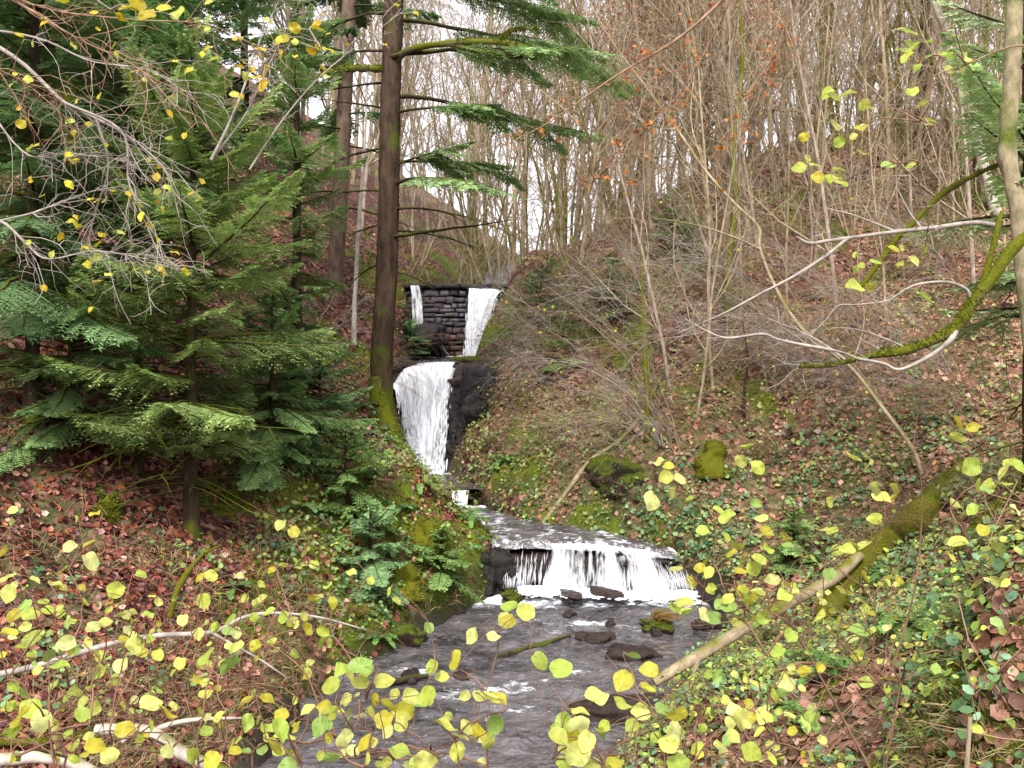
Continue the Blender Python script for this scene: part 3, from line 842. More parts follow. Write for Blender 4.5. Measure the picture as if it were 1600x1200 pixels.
# a second one close behind it on the right, a third higher up
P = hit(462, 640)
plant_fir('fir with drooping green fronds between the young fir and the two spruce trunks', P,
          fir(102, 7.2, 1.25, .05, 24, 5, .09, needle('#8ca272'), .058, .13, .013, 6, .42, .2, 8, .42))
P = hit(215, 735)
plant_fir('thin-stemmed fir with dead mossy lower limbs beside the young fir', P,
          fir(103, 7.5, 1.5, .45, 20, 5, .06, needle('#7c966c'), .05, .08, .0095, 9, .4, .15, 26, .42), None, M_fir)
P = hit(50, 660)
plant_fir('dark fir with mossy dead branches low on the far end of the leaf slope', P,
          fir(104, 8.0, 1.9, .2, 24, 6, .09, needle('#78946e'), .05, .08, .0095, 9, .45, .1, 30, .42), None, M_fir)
tall_a = fir(105, 15, 2.8, .03, 30, 5, .17, needle('#6b8862'), .12, .2, .026, 6, .4, .15, 10, .36)
tall_b = fir(106, 13, 2.3, .05, 26, 5, .15, needle('#78946a'), .12, .2, .026, 6, .35, .25, 10, .36)
spots = [(105, 500, 'a', 'tall dark spruce with a mossy stem rising from the upper leaf slope', 1.0),
         (245, 470, 'b', 'tall dense spruce behind the young fir, leaning stem in its top', 1.05)]
ra = plant_fir(spots[0][3], hit(105, 470), tall_a, None, M_moss, 'tree', 'spruce_tree')
rb = plant_fir(spots[1][3], hit(250, 480), tall_b, None, M_dark, 'tree', 'spruce_tree', 1.0)
GB = 'dark spruces massed on the upper slope'
for i, (x, y, who, s) in enumerate([(-11.5, 19.5, 'b', 1.1), (-9.5, 23, 'a', 1.0), (-13.5, 23, 'a', 1.15), (-7.6, 25.5, 'b', .95), (-16, 20, 'b', 1.1),
                                    (-12, 28, 'a', 1.1), (-15, 27, 'b', 1.2)]):
    copy_thing(ra if who == 'a' else rb, on_ground(x, y, -.1), i * 1.3, s, 'dark green spruce massed high on the shaded slope behind the young firs', GB)
for o in (ra, rb): pass

# ------------------------------------------------------------------ the mossy old spruce by the water and its neighbour
def trunk_path(rows): return np.array([[*pix(a, b, d), r] for a, b, d, r in rows])
T = trunk_path([(597, 720, 16.9, .27), (598, 668, 16.9, .25), (596, 610, 17, .222), (597, 540, 17, .212), (603, 450, 17, .205), (607, 330, 17, .20), (609, 200, 17, .196), (613, 60, 17, .19), (616, -120, 17, .18), (618, -600, 17, .13), (618, -1100, 17, .02)])
r0 = T[1, :3].copy()
spr = thing('spruce_tree', 'tall mossy spruce whose trunk stands beside the tall slanting waterfall', 'tree', r0)
g = Geo(); rough_tube(g, T[:, :3] - r0, T[:, 3], 16, .07, 4, 5, False, n=90); g.build('trunk', M_spruce, spr, True)
def root_tube(rows, seed):
    W = trunk_path(rows); g = Geo(); rough_tube(g, W[:, :3] - r0, W[:, 3], 12, .14, 4, seed, True, n=40); g.build('root', M_moss, spr, True)
root_tube([(590, 590, 16.95, .16), (596, 640, 16.85, .2), (618, 690, 16.7, .17), (645, 728, 16.5, .12), (672, 760, 16.2, .06)], 4)
root_tube([(588, 640, 16.9, .16), (572, 690, 16.7, .12), (552, 740, 16.3, .06)], 6)
rng = np.random.default_rng(5)
fg, dg = Geo(), Geo()
def spruce_limb(py, side, L, el, sag, tip, green, dy=0.0, yaw=None):
    b = pix(607, py, 17) - r0
    az = (0 if side > 0 else math.pi) + (yaw if yaw is not None else rng.normal(0, .4))
    P = arm(b, az, el, L, rng, sag, tip, 10, .05)
    V, F = tube_arrays(P, np.linspace(.012 * L + .008, .006, len(P)), 5); dg.add(V, F)
    if green:
        spray(fg, P, .27 * L * green, rng, needle('#8ea67a') * rng.uniform(1.0, 1.4), .085, .15, .013, 7, .22, .38)
        for q in range(8):
            i = rng.integers(3, 9)
            Q = arm(P[i], az + rng.choice([-1, 1]) * rng.uniform(.3, .9), -.1, L * rng.uniform(.25, .45), rng, .35, .1, 7)
            V, F = tube_arrays(Q, np.linspace(.014, .004, len(Q)), 4); dg.add(V, F)
            spray(fg, Q, .13 * L, rng, needle('#8ea67a') * rng.uniform(1.0, 1.4), .08, .13, .013, 6, .28, .1)
    else:
        for q in range(7):
            i = rng.integers(2, 9)
            Q = arm(P[i], az + rng.choice([-1, 1]) * rng.uniform(.4, 1.1), -.05, L * rng.uniform(.15, .4), rng, .35, 0, 6, .1)
            V, F = tube_arrays(Q, np.linspace(.008, .003, len(Q)), 3); dg.add(V, F)
for a in [(-60, 1, 3.2, .0, .3, .1, 1), (-20, 1, 3.4, .1, .35, .1, 1), (30, 1, 3.6, .05, .3, .1, 1), (95, 1, 3.9, .1, .25, .05, 1), (150, 1, 3.4, .0, .2, .0, 1), (178, 1, 2.2, .2, .3, .1, 1),
          (255, 1, 2.3, .25, .35, .1, 1), (262, 1, 1.7, .3, .2, .1, 1), (290, 1, 2.6, .2, .45, .1, 1.0), (330, 1, 2.0, .25, .5, .1, 0), (372, 1, 2.9, .03, .02, 0, 0), (425, 1, .9, .1, .5, 0, 0), (360, 1, 1.7, .1, .3, 0, 0),
          (-40, -1, 2.6, 0, .3, .1, 1), (20, -1, 2.4, .1, .4, .1, 1), (80, -1, 1.9, .1, .3, .1, .8), (130, -1, 1.7, .1, .3, .1, 0), (170, -1, 1.4, .1, .2, .1, 0), (230, -1, 1.5, .1, .3, .1, 0), (300, -1, 1.6, .2, .4, .1, 0), (350, -1, 1.1, .1, .3, 0, 0), (410, -1, 1.2, 0, .3, 0, 0),
          (-150, 1, 3.2, .0, .3, .1, 1), (-150, -1, 3.2, .0, .3, .1, 1), (-250, 1, 3.0, .0, .3, .1, 1), (-250, -1, 3.0, .0, .3, .1, 1)]:
    spruce_limb(*a)
# the long, moss-hung limb near the top of the picture
for pts, r_ in [([(600, 108, 17, .05), (540, 108, 16.2, .05), (500, 118, 15.6, .035), (470, 130, 15.2, .02)], 0), ([(612, 100, 17, .06), (640, 78, 16.6, .055), (700, 68, 16.2, .05), (780, 66, 16, .045), (850, 80, 15.8, .03), (915, 72, 15.7, .015)], 0),
                ([(700, 68, 16.2, .04), (770, 85, 16, .035), (840, 92, 15.9, .02)], 0), ([(780, 66, 16, .03), (800, 48, 16, .025), (840, 45, 15.8, .015)], 0)]:
    W = trunk_path(pts); g = Geo(); rough_tube(g, W[:, :3] - r0, W[:, 3] * 1.15, 8, .3, 9, 3, True, n=40); g.build('mossy_limb', M_moss, spr, True)
dg.build('bare_limbs', M_dark, spr, True); fg.build('crown', M_needle, spr)

T = trunk_path([(512, 570, 22, .27), (514, 545, 22, .22), (520, 480, 22, .205), (527, 380, 22, .2), (534, 250, 22, .19), (541, 100, 22, .18), (548, -80, 22, .17), (556, -500, 22, .12), (560, -800, 22, .02)])
r0 = T[1, :3].copy()
sp2 = thing('spruce_tree', 'second spruce trunk with flaking brown bark a little behind the mossy spruce', 'tree', r0)
g = Geo(); rough_tube(g, T[:, :3] - r0, T[:, 3], 14, .06, 4, 8, False, n=80); g.build('trunk', bark_material('flaking_bark', srgb('#3d3028'), srgb('#7d6a5a'), .22, '#6f7a2c', (8, 8, 3), .03), sp2, True)
fg, dg = Geo(), Geo(); rng = np.random.default_rng(15)
for py in range(-420, 330, 24):
    b = np.array([np.interp(-py, -T[:, 0] * 0 + [-570, -545, -480, -380, -250, -100, 80, 500, 800], T[:, 0]), 22, CAM_Z - (py - 600) / FPX * 22]) - r0
    L = rng.uniform(1.2, 2.6); az = rng.uniform(0, 6.28)
    P = arm(b, az, .1, L, rng, .4, .1, 9, .06); V, F = tube_arrays(P, np.linspace(.03, .006, len(P)), 4); dg.add(V, F)
    if py < 200: spray(fg, P, .35 * L, rng, needle('#7a966c') * rng.uniform(.7, 1.2), .07, .17, .022, 6, .3, .25)
dg.build('bare_limbs', M_dark, sp2, True); fg.build('crown', M_needle, sp2)

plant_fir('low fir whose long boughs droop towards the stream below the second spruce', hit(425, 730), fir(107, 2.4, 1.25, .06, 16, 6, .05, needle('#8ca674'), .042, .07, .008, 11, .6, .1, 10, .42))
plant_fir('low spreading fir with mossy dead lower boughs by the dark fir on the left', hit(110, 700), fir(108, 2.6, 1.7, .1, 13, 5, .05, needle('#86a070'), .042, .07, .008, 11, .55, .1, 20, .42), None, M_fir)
0 and plant_fir('ragged fir with hanging fronds between the low fir and the mossy spruce', hit(520, 655), fir(109, 4.2, 1.3, .06, 20, 5, .05, needle('#809c70'), .055, .12, .012, 7, .6, .1, 10, .42))
# small firs and seedlings
def seedling(seed, loc, H, R, col, label):
    return plant_fir(label, loc, fir(seed, H * 1.25, R, .02, 11, 5, .02, col, .05, .09, .010, 6, .55, .12, 0, .45), None, M_dark, 'tree', 'fir_seedling')
for sd, (px, py), H, R, lab in [(201, (578, 905), .8, .6, 'small bluish fir seedling among herbs on the mossy near bank'), (202, (690, 900), .55, .5, 'fir seedling low by the left waterside herbs'),
                                (203, (845, 505), 1.0, .9, 'fir seedling on the bank just beside the stone dam'), (204, (880, 560), .7, .7, 'low fir seedling below the one beside the dam'),
                                (205, (960, 485), .8, .9, 'spreading fir seedling high on the leaf-strewn bank right of the dam'), (206, (1060, 410), 1.4, 1.0, 'bushy fir seedling on the skyline of the right slope'),
                                (207, (500, 690), 1.1, .9, 'low fir seedling with sweeping fronds beneath the second fir'), (208, (540, 790), .9, .7, 'fir seedling on the mossy bank under the spruce root'),
                                (209, (640, 545), .5, .5, 'tiny fir seedling between spruce trunk and thin veil'), (210, (1240, 880), .6, .5, 'dark fir seedling behind the mossy log')]:
    P = hit(px, py); seedling(sd, P, H, R, needle('#809c78') if sd % 2 else needle('#86a068'), lab)
plant_fir('fir with soft grey green fronds reaching in beside the pale mossy trunk', on_ground(4.85, 8.4), fir(211, 6.0, 1.35, .3, 15, 5, .05, needle('#b4c6a0'), .08, .13, .015, 6, .4, .2, 12, .42), None, M_dark)
0 and plant_fir('small fir growing on the right slope above the mossy log', hit(1545, 690), fir(212, 1.1, 1.0, .05, 9, 6, .03, needle('#94ae8a'), .05, .12, .014, 6, .35, .2, 4, .42), None, M_dark)
0 and plant_fir('green fir standing far up the right slope before the ivy-clad trunk', hit(1395, 330), fir(213, 2.4, 1.1, .05, 12, 5, .04, needle('#7c9a68'), .06, .14, .018, 6, .4, .2, 4, .42), None, M_dark)
0 and plant_fir('green fir under the bare trees on the right skyline', hit(1245, 330), fir(214, 2.2, 1.2, .05, 11, 5, .04, needle('#7c9868'), .07, .16, .02, 6, .4, .2, 4, .42), None, M_dark)

# ------------------------------------------------------------------ bare broad-leaved trees
def grow(rng, base, d, L, r, lev, prm, out, taper=.35):
    n = 9 if lev == 0 else 6
    P = [np.array(base, float)]; v = unit(np.array(d, float))
    for i in range(n - 1):
        v = unit(v + rng.normal(0, prm['wob'][lev], 3) + UP * prm['up'][lev])
        P.append(P[-1] + v * L / (n - 1))
    P = np.array(P); t = np.linspace(0, 1, n); R = r * (1 - t * (1 - taper))
    out[lev].append((P, R))
    if lev + 1 >= len(prm['n']) + 1: return
    for k in range(prm['n'][lev]):
        u = rng.uniform(prm['from'][lev], 1.0) if k else 1.0
        p = np.array([np.interp(u, t, P[:, c]) for c in range(3)])
        tv = unit(P[min(n - 1, int(u * (n - 1)) + 1)] - P[max(0, int(u * (n - 1)) - 1)])
        perp = unit(np.cross(tv, rng.normal(0, 1, 3)))
        a = prm['ang'][lev] * rng.uniform(.6, 1.3) * (.4 if k == 0 else 1)
        grow(rng, p, tv * math.cos(a) + perp * math.sin(a), L * prm['ratio'][lev] * rng.uniform(.6, 1.15) * (1.15 - .5 * u), max(np.interp(u, t, R) * .6, prm['rmin']), lev + 1, prm, out, .3)

def bare_tree(seed, H, r, prm, lean=(0, 0), stems=1, leafcol=None, nleaf=0, leafsize=.05):
    rng = np.random.default_rng(seed); trunk, twigs, leaves = Geo(), Geo(), Geo()
    out = [[] for _ in range(len(prm['n']) + 1)]
    for s in range(stems):
        a = 2 * math.pi * s / stems + rng.uniform(0, 1)
        sp_ = (0 if stems == 1 else rng.uniform(.12, .4))
        d = np.array([lean[0] + sp_ * math.cos(a), lean[1] + sp_ * math.sin(a), 1])
        grow(rng, (.12 * (stems > 1) * math.cos(a), .12 * (stems > 1) * math.sin(a), -.3), d, H * rng.uniform(.75, 1) if stems > 1 else H, r * (rng.uniform(.6, 1) if stems > 1 else 1), 0, prm, out, .25)
    for lev, rows in enumerate(out):
        for P, R in rows:
            V, F = tube_arrays(P, R, 8 if lev == 0 else (5 if lev == 1 else 3))
            (trunk if lev == 0 else twigs).add(V, F)
    if nleaf:
        rows = out[-1]; L = []
        for i in range(nleaf):
            P, R = rows[rng.integers(len(rows))]; u = rng.uniform(.1, 1) * (len(P) - 1); k = min(int(u), len(P) - 2)
            L.append(P[k] + (P[k + 1] - P[k]) * (u - k))
        L = np.array(L); d = unit(rng.normal(0, 1, L.shape) - UP * .8); w = unit(np.cross(d, rng.normal(0, 1, L.shape)))
        rhombs(leaves, L, d, w, rng.uniform(.7, 1.3, nleaf) * leafsize, rng.uniform(.25, .4, nleaf) * leafsize, leafcol * rng.uniform(.6, 1.35, (nleaf, 1)) * rng.uniform(.9, 1.1, (nleaf, 3)))
    return trunk, twigs, leaves

def plant_bare(name, label, loc, arr, bark, group=None, rz=0.0, twig=None, cat='tree'):
    r = thing(name, label, cat, loc, group, rz); tr, tw, lv = arr
    tr.build('trunk', bark, r, True)
    if tw.n: tw.build('crown', twig or bark, r, True)
    if lv.n: lv.build('leaves', M_dry, r)
    return r

POLE = dict(n=[20, 8, 4], ang=[.6, .7, .7], ratio=[.28, .5, .55], wob=[.045, .14, .2, .2], up=[.02, .10, .05, .02], rmin=.009, **{'from': [.15, .25, .25]})
WIDE = dict(n=[12, 8, 5], ang=[.75, .7, .7], ratio=[.42, .5, .5], wob=[.06, .14, .2, .2], up=[.03, .06, .02, 0], rmin=.008, **{'from': [.2, .25, .2]})
RUST = srgb('#b07858')
protos = {
    'pole': (plant_bare, bare_tree(301, 15, .075, POLE), M_grey, 'bare_tree'),
    'pole2': (plant_bare, bare_tree(302, 13, .06, POLE, (.06, 0)), M_tan, 'bare_tree'),
    'pole3': (plant_bare, bare_tree(303, 17, .11, POLE), M_tan, 'bare_tree'),
    'clump': (plant_bare, bare_tree(304, 9, .06, dict(POLE, n=[8, 5, 3]), (0, 0), 5), M_moss, 'multi_stemmed_tree'),
    'clump2': (plant_bare, bare_tree(305, 8, .05, dict(POLE, n=[8, 5, 3], wob=[.05, .12, .2, .2]), (.15, 0), 4, srgb('#b8b84a'), 900, .05), M_grey, 'multi_stemmed_tree'),
    'beech': (plant_bare, bare_tree(306, 13, .10, WIDE, (0, 0), 1, RUST, 5000, .075), M_grey, 'beech_tree'),
    'beech2': (plant_bare, bare_tree(307, 9, .08, WIDE, (.1, 0), 1, RUST, 5000, .06), M_tan, 'beech_tree'),
    'oak': (plant_bare, bare_tree(308, 16, .19, WIDE, (.03, 0), 1, srgb('#9a6a3c'), 900, .07), M_dark, 'oak_tree'),
}
made = {}
LABELS = {
    'pole': 'slender bare grey tree in the wood behind the dam and over the right slope', 'pole2': 'thin bare tan tree among the wood behind the dam and over the right slope',
    'pole3': 'tall straight bare tan tree in the wood behind the dam and over the right slope', 'clump': 'mossy many-stemmed bare tree fanning up behind the dam',
    'clump2': 'grey many-stemmed tree with a few yellow leaves on the wooded skyline', 'beech': 'tall beech holding rust brown leaves above the right slope',
    'beech2': 'low beech with rust brown leaves leaning over the right slope', 'oak': 'thick dark-barked oak with a few brown leaves on the right skyline'}
GROUPS = {'pole': 'slender grey trees in the wood', 'pole2': 'thin tan trees in the wood', 'pole3': 'tall tan trees in the wood', 'clump': 'mossy coppiced trees', 'clump2': 'grey coppiced trees',
          'beech': 'tall beeches with rust leaves', 'beech2': 'low beeches with rust leaves', 'oak': 'thick dark oaks'}
def put(kind, x, y, s=1.0, rz=0.0, tilt=(0, 0)):
    loc = on_ground(x, y, -.05)
    if kind not in made:
        f, arr, bark, nm = protos[kind]
        made[kind] = plant_bare(nm, LABELS[kind], loc, arr, bark, GROUPS[kind], rz, M_haze)
        made[kind].scale = (s, s, s); made[kind].rotation_euler = (tilt[0], tilt[1], rz)
        return made[kind]
    return copy_thing(made[kind], loc, rz, s, LABELS[kind], GROUPS[kind], tilt)
rng = np.random.default_rng(2024)
def scatter(kinds, px0, px1, y0, y1, n, smin=.8, smax=1.25):
    for i in range(n):
        px = px0 + (px1 - px0) * (i + rng.uniform(.1, .9)) / n; y = rng.uniform(y0, y1)
        put(kinds[rng.integers(len(kinds))], (px - 800) / FPX * y, y, rng.uniform(smin, smax), rng.uniform(0, 6.28), (rng.normal(0, .05), rng.normal(0, .05)))
scatter(['pole', 'pole2', 'pole3', 'pole'], 440, 1150, 36, 68, 54, .8, 1.35)
scatter(['pole', 'pole2', 'pole3', 'clump2'], 440, 760, 28, 40, 10)
scatter(['clump', 'clump', 'clump2', 'pole2'], 720, 1000, 26, 34, 12, .8, 1.2)
scatter(['pole', 'pole3', 'pole2', 'clump'], 960, 1640, 26, 50, 32, .8, 1.3)
scatter(['pole2', 'pole', 'clump'], 960, 1640, 19, 26, 12, .7, 1.1)
scatter(['pole2', 'pole', 'clump2', 'pole2', 'beech2'], 1000, 1620, 20, 27, 18, .55, .95)
scatter(['pole2', 'pole', 'clump2', 'pole2'], 980, 1580, 15.5, 21, 16, .35, .62)
scatter(['pole', 'beech', 'pole2', 'clump2'], 900, 1640, 27, 38, 16, .8, 1.2)
for px, y, s in [(900, 30, 1), (1010, 26, .9), (1120, 24, .95), (1180, 34, 1.1), (1250, 28, 1), (1000, 38, 1.2), (1340, 30, 1)]: put('beech', (px - 800) / FPX * y, y, s, px)
for px, y, s in [(905, 23, .9), (1020, 22, .8), (1130, 20, .85), (1215, 21.5, .9), (1090, 25, 1)]: put('beech2', (px - 800) / FPX * y, y, s, px)
for px, y, s in [(1277, 25, .95), (1435, 22, .9), (1095, 30, .8)]: put('oak', (px - 800) / FPX * y, y, s, px, (0, -.08))
# ------------------------------------------------------------------ leaf litter, moss, ivy, herbs: what nobody could count
def view_points(n, d0, d1, seed, pw=1.0, margin=.18):
    """Ground points whose density falls off with distance, a little wider than the view."""
    r = np.random.default_rng(seed)
    u = r.uniform(0, 1, n)
    d = np.exp(math.log(d0) + (math.log(d1) - math.log(d0)) * u ** pw)
    x = (r.uniform(-1, 1, n) * (800 / FPX) * (1 + margin)) * d + r.uniform(-.6, .6, n)
    z = height(x, d)
    return x, d, z
def normals(x, y, e=.05):
    zx = (height(x + e, y) - height(x - e, y)) / (2 * e); zy = (height(x, y + e) - height(x, y - e)) / (2 * e)
    return unit(np.stack([-zx, -zy, np.ones_like(zx)], -1))
def bank_dist(x, y):
    xc, hw = chan(y); return np.abs(x - xc) - hw, x < xc

def flat_leaves(g, P, N, size, col, rng, curl=.35, tiltn=.45, aspect=(.55, .85), raise_=0.0):
    """Folded, curled leaves of seven points each lying on the surface."""
    n = len(P)
    N = unit(N + rng.normal(0, tiltn, (n, 3)))
    a = unit(np.cross(N, rng.normal(0, 1, (n, 3)))); b = np.cross(N, a)
    L = size[:, None]; W = L * rng.uniform(*aspect, (n, 1)) * .5
    cu = rng.uniform(-curl, curl, (n, 1)) * L; fo = rng.uniform(-.1, .45, (n, 1)) * W
    P = P + N * (.25 * L * rng.uniform(0, 1, (n, 1)) + raise_)
    V = np.stack([P - a * L * .5 + N * cu * .5, P + N * 0, P + a * L * .5 + N * cu,
                  P - a * L * .2 + b * W * .9 + N * fo, P + a * L * .2 + b * W + N * (fo + cu * .3),
                  P - a * L * .2 - b * W * .9 + N * fo, P + a * L * .2 - b * W + N * (fo + cu * .3)], 1)
    F4 = np.array([[0, 1, 4, 3], [0, 5, 6, 1]]); F3 = np.array([[1, 2, 4], [1, 6, 2]])
    o = np.arange(n)[:, None, None] * 7
    g.add(V.reshape(-1, 3), [(F4[None] + o).reshape(-1, 4), (F3[None] + o).reshape(-1, 3)], np.repeat(col, 7, 0))

pal = np.array([srgb(h) for h in ('#361a17', '#4d2822', '#63352c', '#78453a', '#8b5647', '#a3705c', '#c09a86', '#56383a', '#7c4630', '#9a5c30', '#b88c4c')])
pw_ = np.array([.13, .15, .16, .14, .11, .09, .06, .08, .05, .02, .01])
rng = np.random.default_rng(9)
x, y, z = view_points(300000, 3.0, 34, 91)
db, lf = bank_dist(x, y)
mo = fbm(x * .8, y * .8, 0, 4, 41)
keep = (db > .06) & (rng.uniform(0, 1, len(x)) < np.clip(.75 - .55 * smooth(.05, .45, mo) * ((y > 6.5) | (x < 1)) + .2 * (z > 2) + .25 * lf, .2, 1))
keep &= rng.uniform(0, 1, len(x)) < .25 + .75 * smooth(-.45, .35, fbm(x * 2.1, y * 2.1, 0, 3, 58))
keep &= ~((x > .9) & (y < 8.5) & (x < 2.6) & (rng.uniform(0, 1, len(x)) < .6))
x, y, z = x[keep], y[keep], z[keep]
N = normals(x, y); P = np.stack([x, y, z + .004], -1)
size = rng.uniform(.035, .105, len(x)) * np.where(x > 1.6, 1.15, 1.0)
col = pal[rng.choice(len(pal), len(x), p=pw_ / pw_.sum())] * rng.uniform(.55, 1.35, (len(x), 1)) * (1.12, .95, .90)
rs = bank_dist(x, y)[1]      # same litter: the right slope's brighter light is painted in as paler colour
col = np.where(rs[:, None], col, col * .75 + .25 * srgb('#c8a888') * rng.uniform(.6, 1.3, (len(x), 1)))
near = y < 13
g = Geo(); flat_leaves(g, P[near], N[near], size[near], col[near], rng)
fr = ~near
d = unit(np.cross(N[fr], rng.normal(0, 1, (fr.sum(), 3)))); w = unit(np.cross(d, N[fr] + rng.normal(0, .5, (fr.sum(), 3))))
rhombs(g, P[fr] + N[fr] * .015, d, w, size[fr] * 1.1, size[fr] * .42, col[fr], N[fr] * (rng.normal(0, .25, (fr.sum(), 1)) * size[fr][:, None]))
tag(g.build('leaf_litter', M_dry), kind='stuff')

# moss: short upright blades over the green cushions
x, y, z = view_points(420000, 3.2, 26, 92)
db, lf = bank_dist(x, y)
mo = fbm(x * .8, y * .8, 0, 4, 41)
mw = .6 * mo + .5 * fbm(x * 3, y * 3, 0, 3, 44) + np.where(lf, .85, .35) * np.exp(-(np.maximum(db, 0) / np.where(lf, 2.1, 1.2)) ** 2) * smooth(9, 12.5, y) - .14 - .2 * lf
mw = np.maximum(mw, (mo + .35) * np.exp(-(((x - 3.1) / 1.2) ** 2 + ((y - 4.3) / 1.5) ** 2)))
keep = (db > .05) & (mw > .18)
x, y, z = x[keep], y[keep], z[keep]; n = len(x)
N = normals(x, y); d = unit(N + rng.normal(0, .45, (n, 3))); w = unit(np.cross(d, rng.normal(0, 1, (n, 3))))
L = rng.uniform(.015, .04, n) * np.interp(y, [3, 15], [.8, 1.4])
c = np.where(rng.uniform(0, 1, (n, 1)) < .5, srgb('#86981c'), srgb('#546816')) * rng.uniform(.6, 1.4, (n, 1))
g = Geo(); rhombs(g, np.stack([x, y, z], -1), d, w, L, L * .22, c)
tag(g.build('moss', M_herb), kind='stuff')

# ivy and low herbs: leaf rosettes standing a hand above the ground
def herb_cover(name, regions, seed, colors, lsize, hgt, n, per=5, slim=(.7, .95), d1=22, noise_cut=.0):
    r = np.random.default_rng(seed + 5000)
    x, y, z = view_points(n, 3.2, d1, seed)
    db, lf = bank_dist(x, y)
    px, py = 800 + FPX * x / y, 600 - FPX * (z - CAM_Z) / y
    w = np.zeros(len(x))
    for (cx, cy, rx, ry, s) in regions:
        w = np.maximum(w, s * np.exp(-(((px - cx) / rx) ** 2 + ((py - cy) / ry) ** 2) ** 1.5))
    w = w * smooth(noise_cut - .7, noise_cut + .5, fbm(x * 1.4, y * 1.4, 0, 3, seed + 1))
    keep = (db > .04) & (r.uniform(0, 1, len(x)) < w)
    x, y, z = x[keep], y[keep], z[keep]; n = len(x)
    P = np.repeat(np.stack([x, y, z], -1), per, 0)
    hh = r.uniform(.1, 1, (n * per, 1)) ** 1.6 * hgt
    P = P + np.concatenate([r.normal(0, .5 * hgt + .02, (n * per, 2)), hh], 1)
    N = unit(np.repeat(normals(x, y), per, 0) + UP * .6 + np.array([0, -.3, 0]))
    cols = np.array([srgb(c) for c in colors])
    c = np.repeat(cols[r.integers(len(cols), size=n)], per, 0) * r.uniform(.65, 1.35, (n * per, 1))
    g = Geo(); flat_leaves(g, P, N, lsize[0] + (lsize[1] - lsize[0]) * r.uniform(0, 1, n * per) ** 1.8, c, r, .25, .42, slim)
    o = g.build(name, M_herb); tag(o, kind='stuff'); return o
herb_cover('ivy', [(1150, 820, 300, 140, .22), (1080, 835, 140, 70, 1.0), (1180, 780, 170, 90, .55), (1000, 760, 60, 40, .4), (1250, 880, 90, 60, .6), (1090, 900, 60, 40, .9), (1300, 740, 140, 70, .5), (1450, 650, 120, 70, .35)],
           301, ['#5c8058', '#4a6c48', '#7a9c68', '#8aa868'], (.03, .10), .10, 100000, 5, (.75, 1.0))
herb_cover('herbs', [(1240, 1010, 420, 220, .45), (1200, 1010, 170, 110, .9), (1150, 1090, 160, 90, .7), (1390, 930, 130, 90, .9), (1330, 1060, 150, 90, .7), (1440, 850, 90, 60, .7), (1500, 1130, 110, 60, .25), (1540, 1010, 80, 80, .15),
                     (1300, 1170, 130, 50, .6), (1060, 1150, 90, 50, .4)],
           302, ['#8aa45c', '#9cb658', '#6a8e5c', '#7aa07c', '#b4c250', '#58784a', '#c2c060'], (.02, .085), .13, 80000, 5, (.45, .85), 12, .1)
herb_cover('bank_herbs', [(620, 800, 200, 200, .45), (640, 890, 90, 50, .8), (700, 930, 60, 40, .9), (730, 860, 60, 50, .8), (610, 940, 60, 30, .5), (300, 880, 180, 70, .12), (90, 860, 60, 60, .2), (520, 960, 80, 60, .15), (180, 1040, 200, 80, .12), (760, 790, 90, 50, .8), (700, 840, 80, 70, .5)],
           303, ['#6f9460', '#56804c', '#86a860', '#93b050', '#4c7050'], (.05, .085), .12, 80000, 5, (.55, .9), 19, .1)
herb_cover('slope_herbs', [(1150, 640, 560, 280, .32), (760, 720, 110, 80, .8), (850, 640, 110, 120, .35), (1000, 640, 240, 120, .22), (1200, 650, 260, 140, .22), (880, 540, 80, 60, .4), (560, 720, 140, 150, .6), (1450, 500, 200, 150, .25), (950, 720, 120, 60, .3), (600, 840, 80, 80, .3)],
           304, ['#8a9a5c', '#7a8a4c', '#a3a860', '#637c4c', '#9aa252'], (.05, .10), .12, 110000, 5, (.45, .8), 28)

# dry twigs lying about
rng = np.random.default_rng(12)
x, y, z = view_points(11000, 3.3, 26, 95)
db, lf = bank_dist(x, y); k = (db > .05) & ~((x > 1.7) & (y < 6.3) & (rng.uniform(0, 1, len(x)) < .7)); x, y, z = x[k], y[k], z[k]
N = normals(x, y); g = Geo()
for i in range(len(x)):
    L = rng.uniform(.12, .6) * (1 if lf[k][i] else 1.7); d = unit(np.cross(N[i], rng.normal(0, 1, 3)) + N[i] * rng.normal(.05, .12))
    p = np.array([x[i], y[i], z[i] + .02]); m = p + d * L * .5 + rng.normal(0, .03, 3)
    V, F = tube_arrays([p, m, p + d * L], [.005, .004, .0025], 3); g.add(V, F)
tag(g.build('fallen_twigs', M_twig), kind='stuff')

# dry grass blades on the banks
x, y, z = view_points(230000, 3.6, 28, 96); db, lf = bank_dist(x, y)
k = (db > .03) & (fbm(x * .9, y * .9, 0, 3, 77) > np.where(lf, .3, -.05) + .6 * ((x > 1.7) & (y < 6.3))); x, y, z = x[k], y[k], z[k]; n = len(x)
d = unit(normals(x, y) * .6 + UP * .4 + rng.normal(0, .5, (n, 3))); w = unit(np.cross(d, rng.normal(0, 1, (n, 3))))
c = np.array([srgb('#8d8a50'), srgb('#b09a70'), srgb('#6c7a34'), srgb('#b8a684')])[rng.integers(4, size=n)] * rng.uniform(.7, 1.3, (n, 1))
L = rng.uniform(.08, .25, n); g = Geo()
rhombs(g, np.stack([x, y, z], -1), d, w, L, np.full(n, .0035) * np.interp(y, [4, 20], [.8, 2]), c, np.stack([rng.normal(0, .03, n), rng.normal(0, .03, n), -L * .3], -1))
tag(g.build('grass', M_herb), kind='stuff')
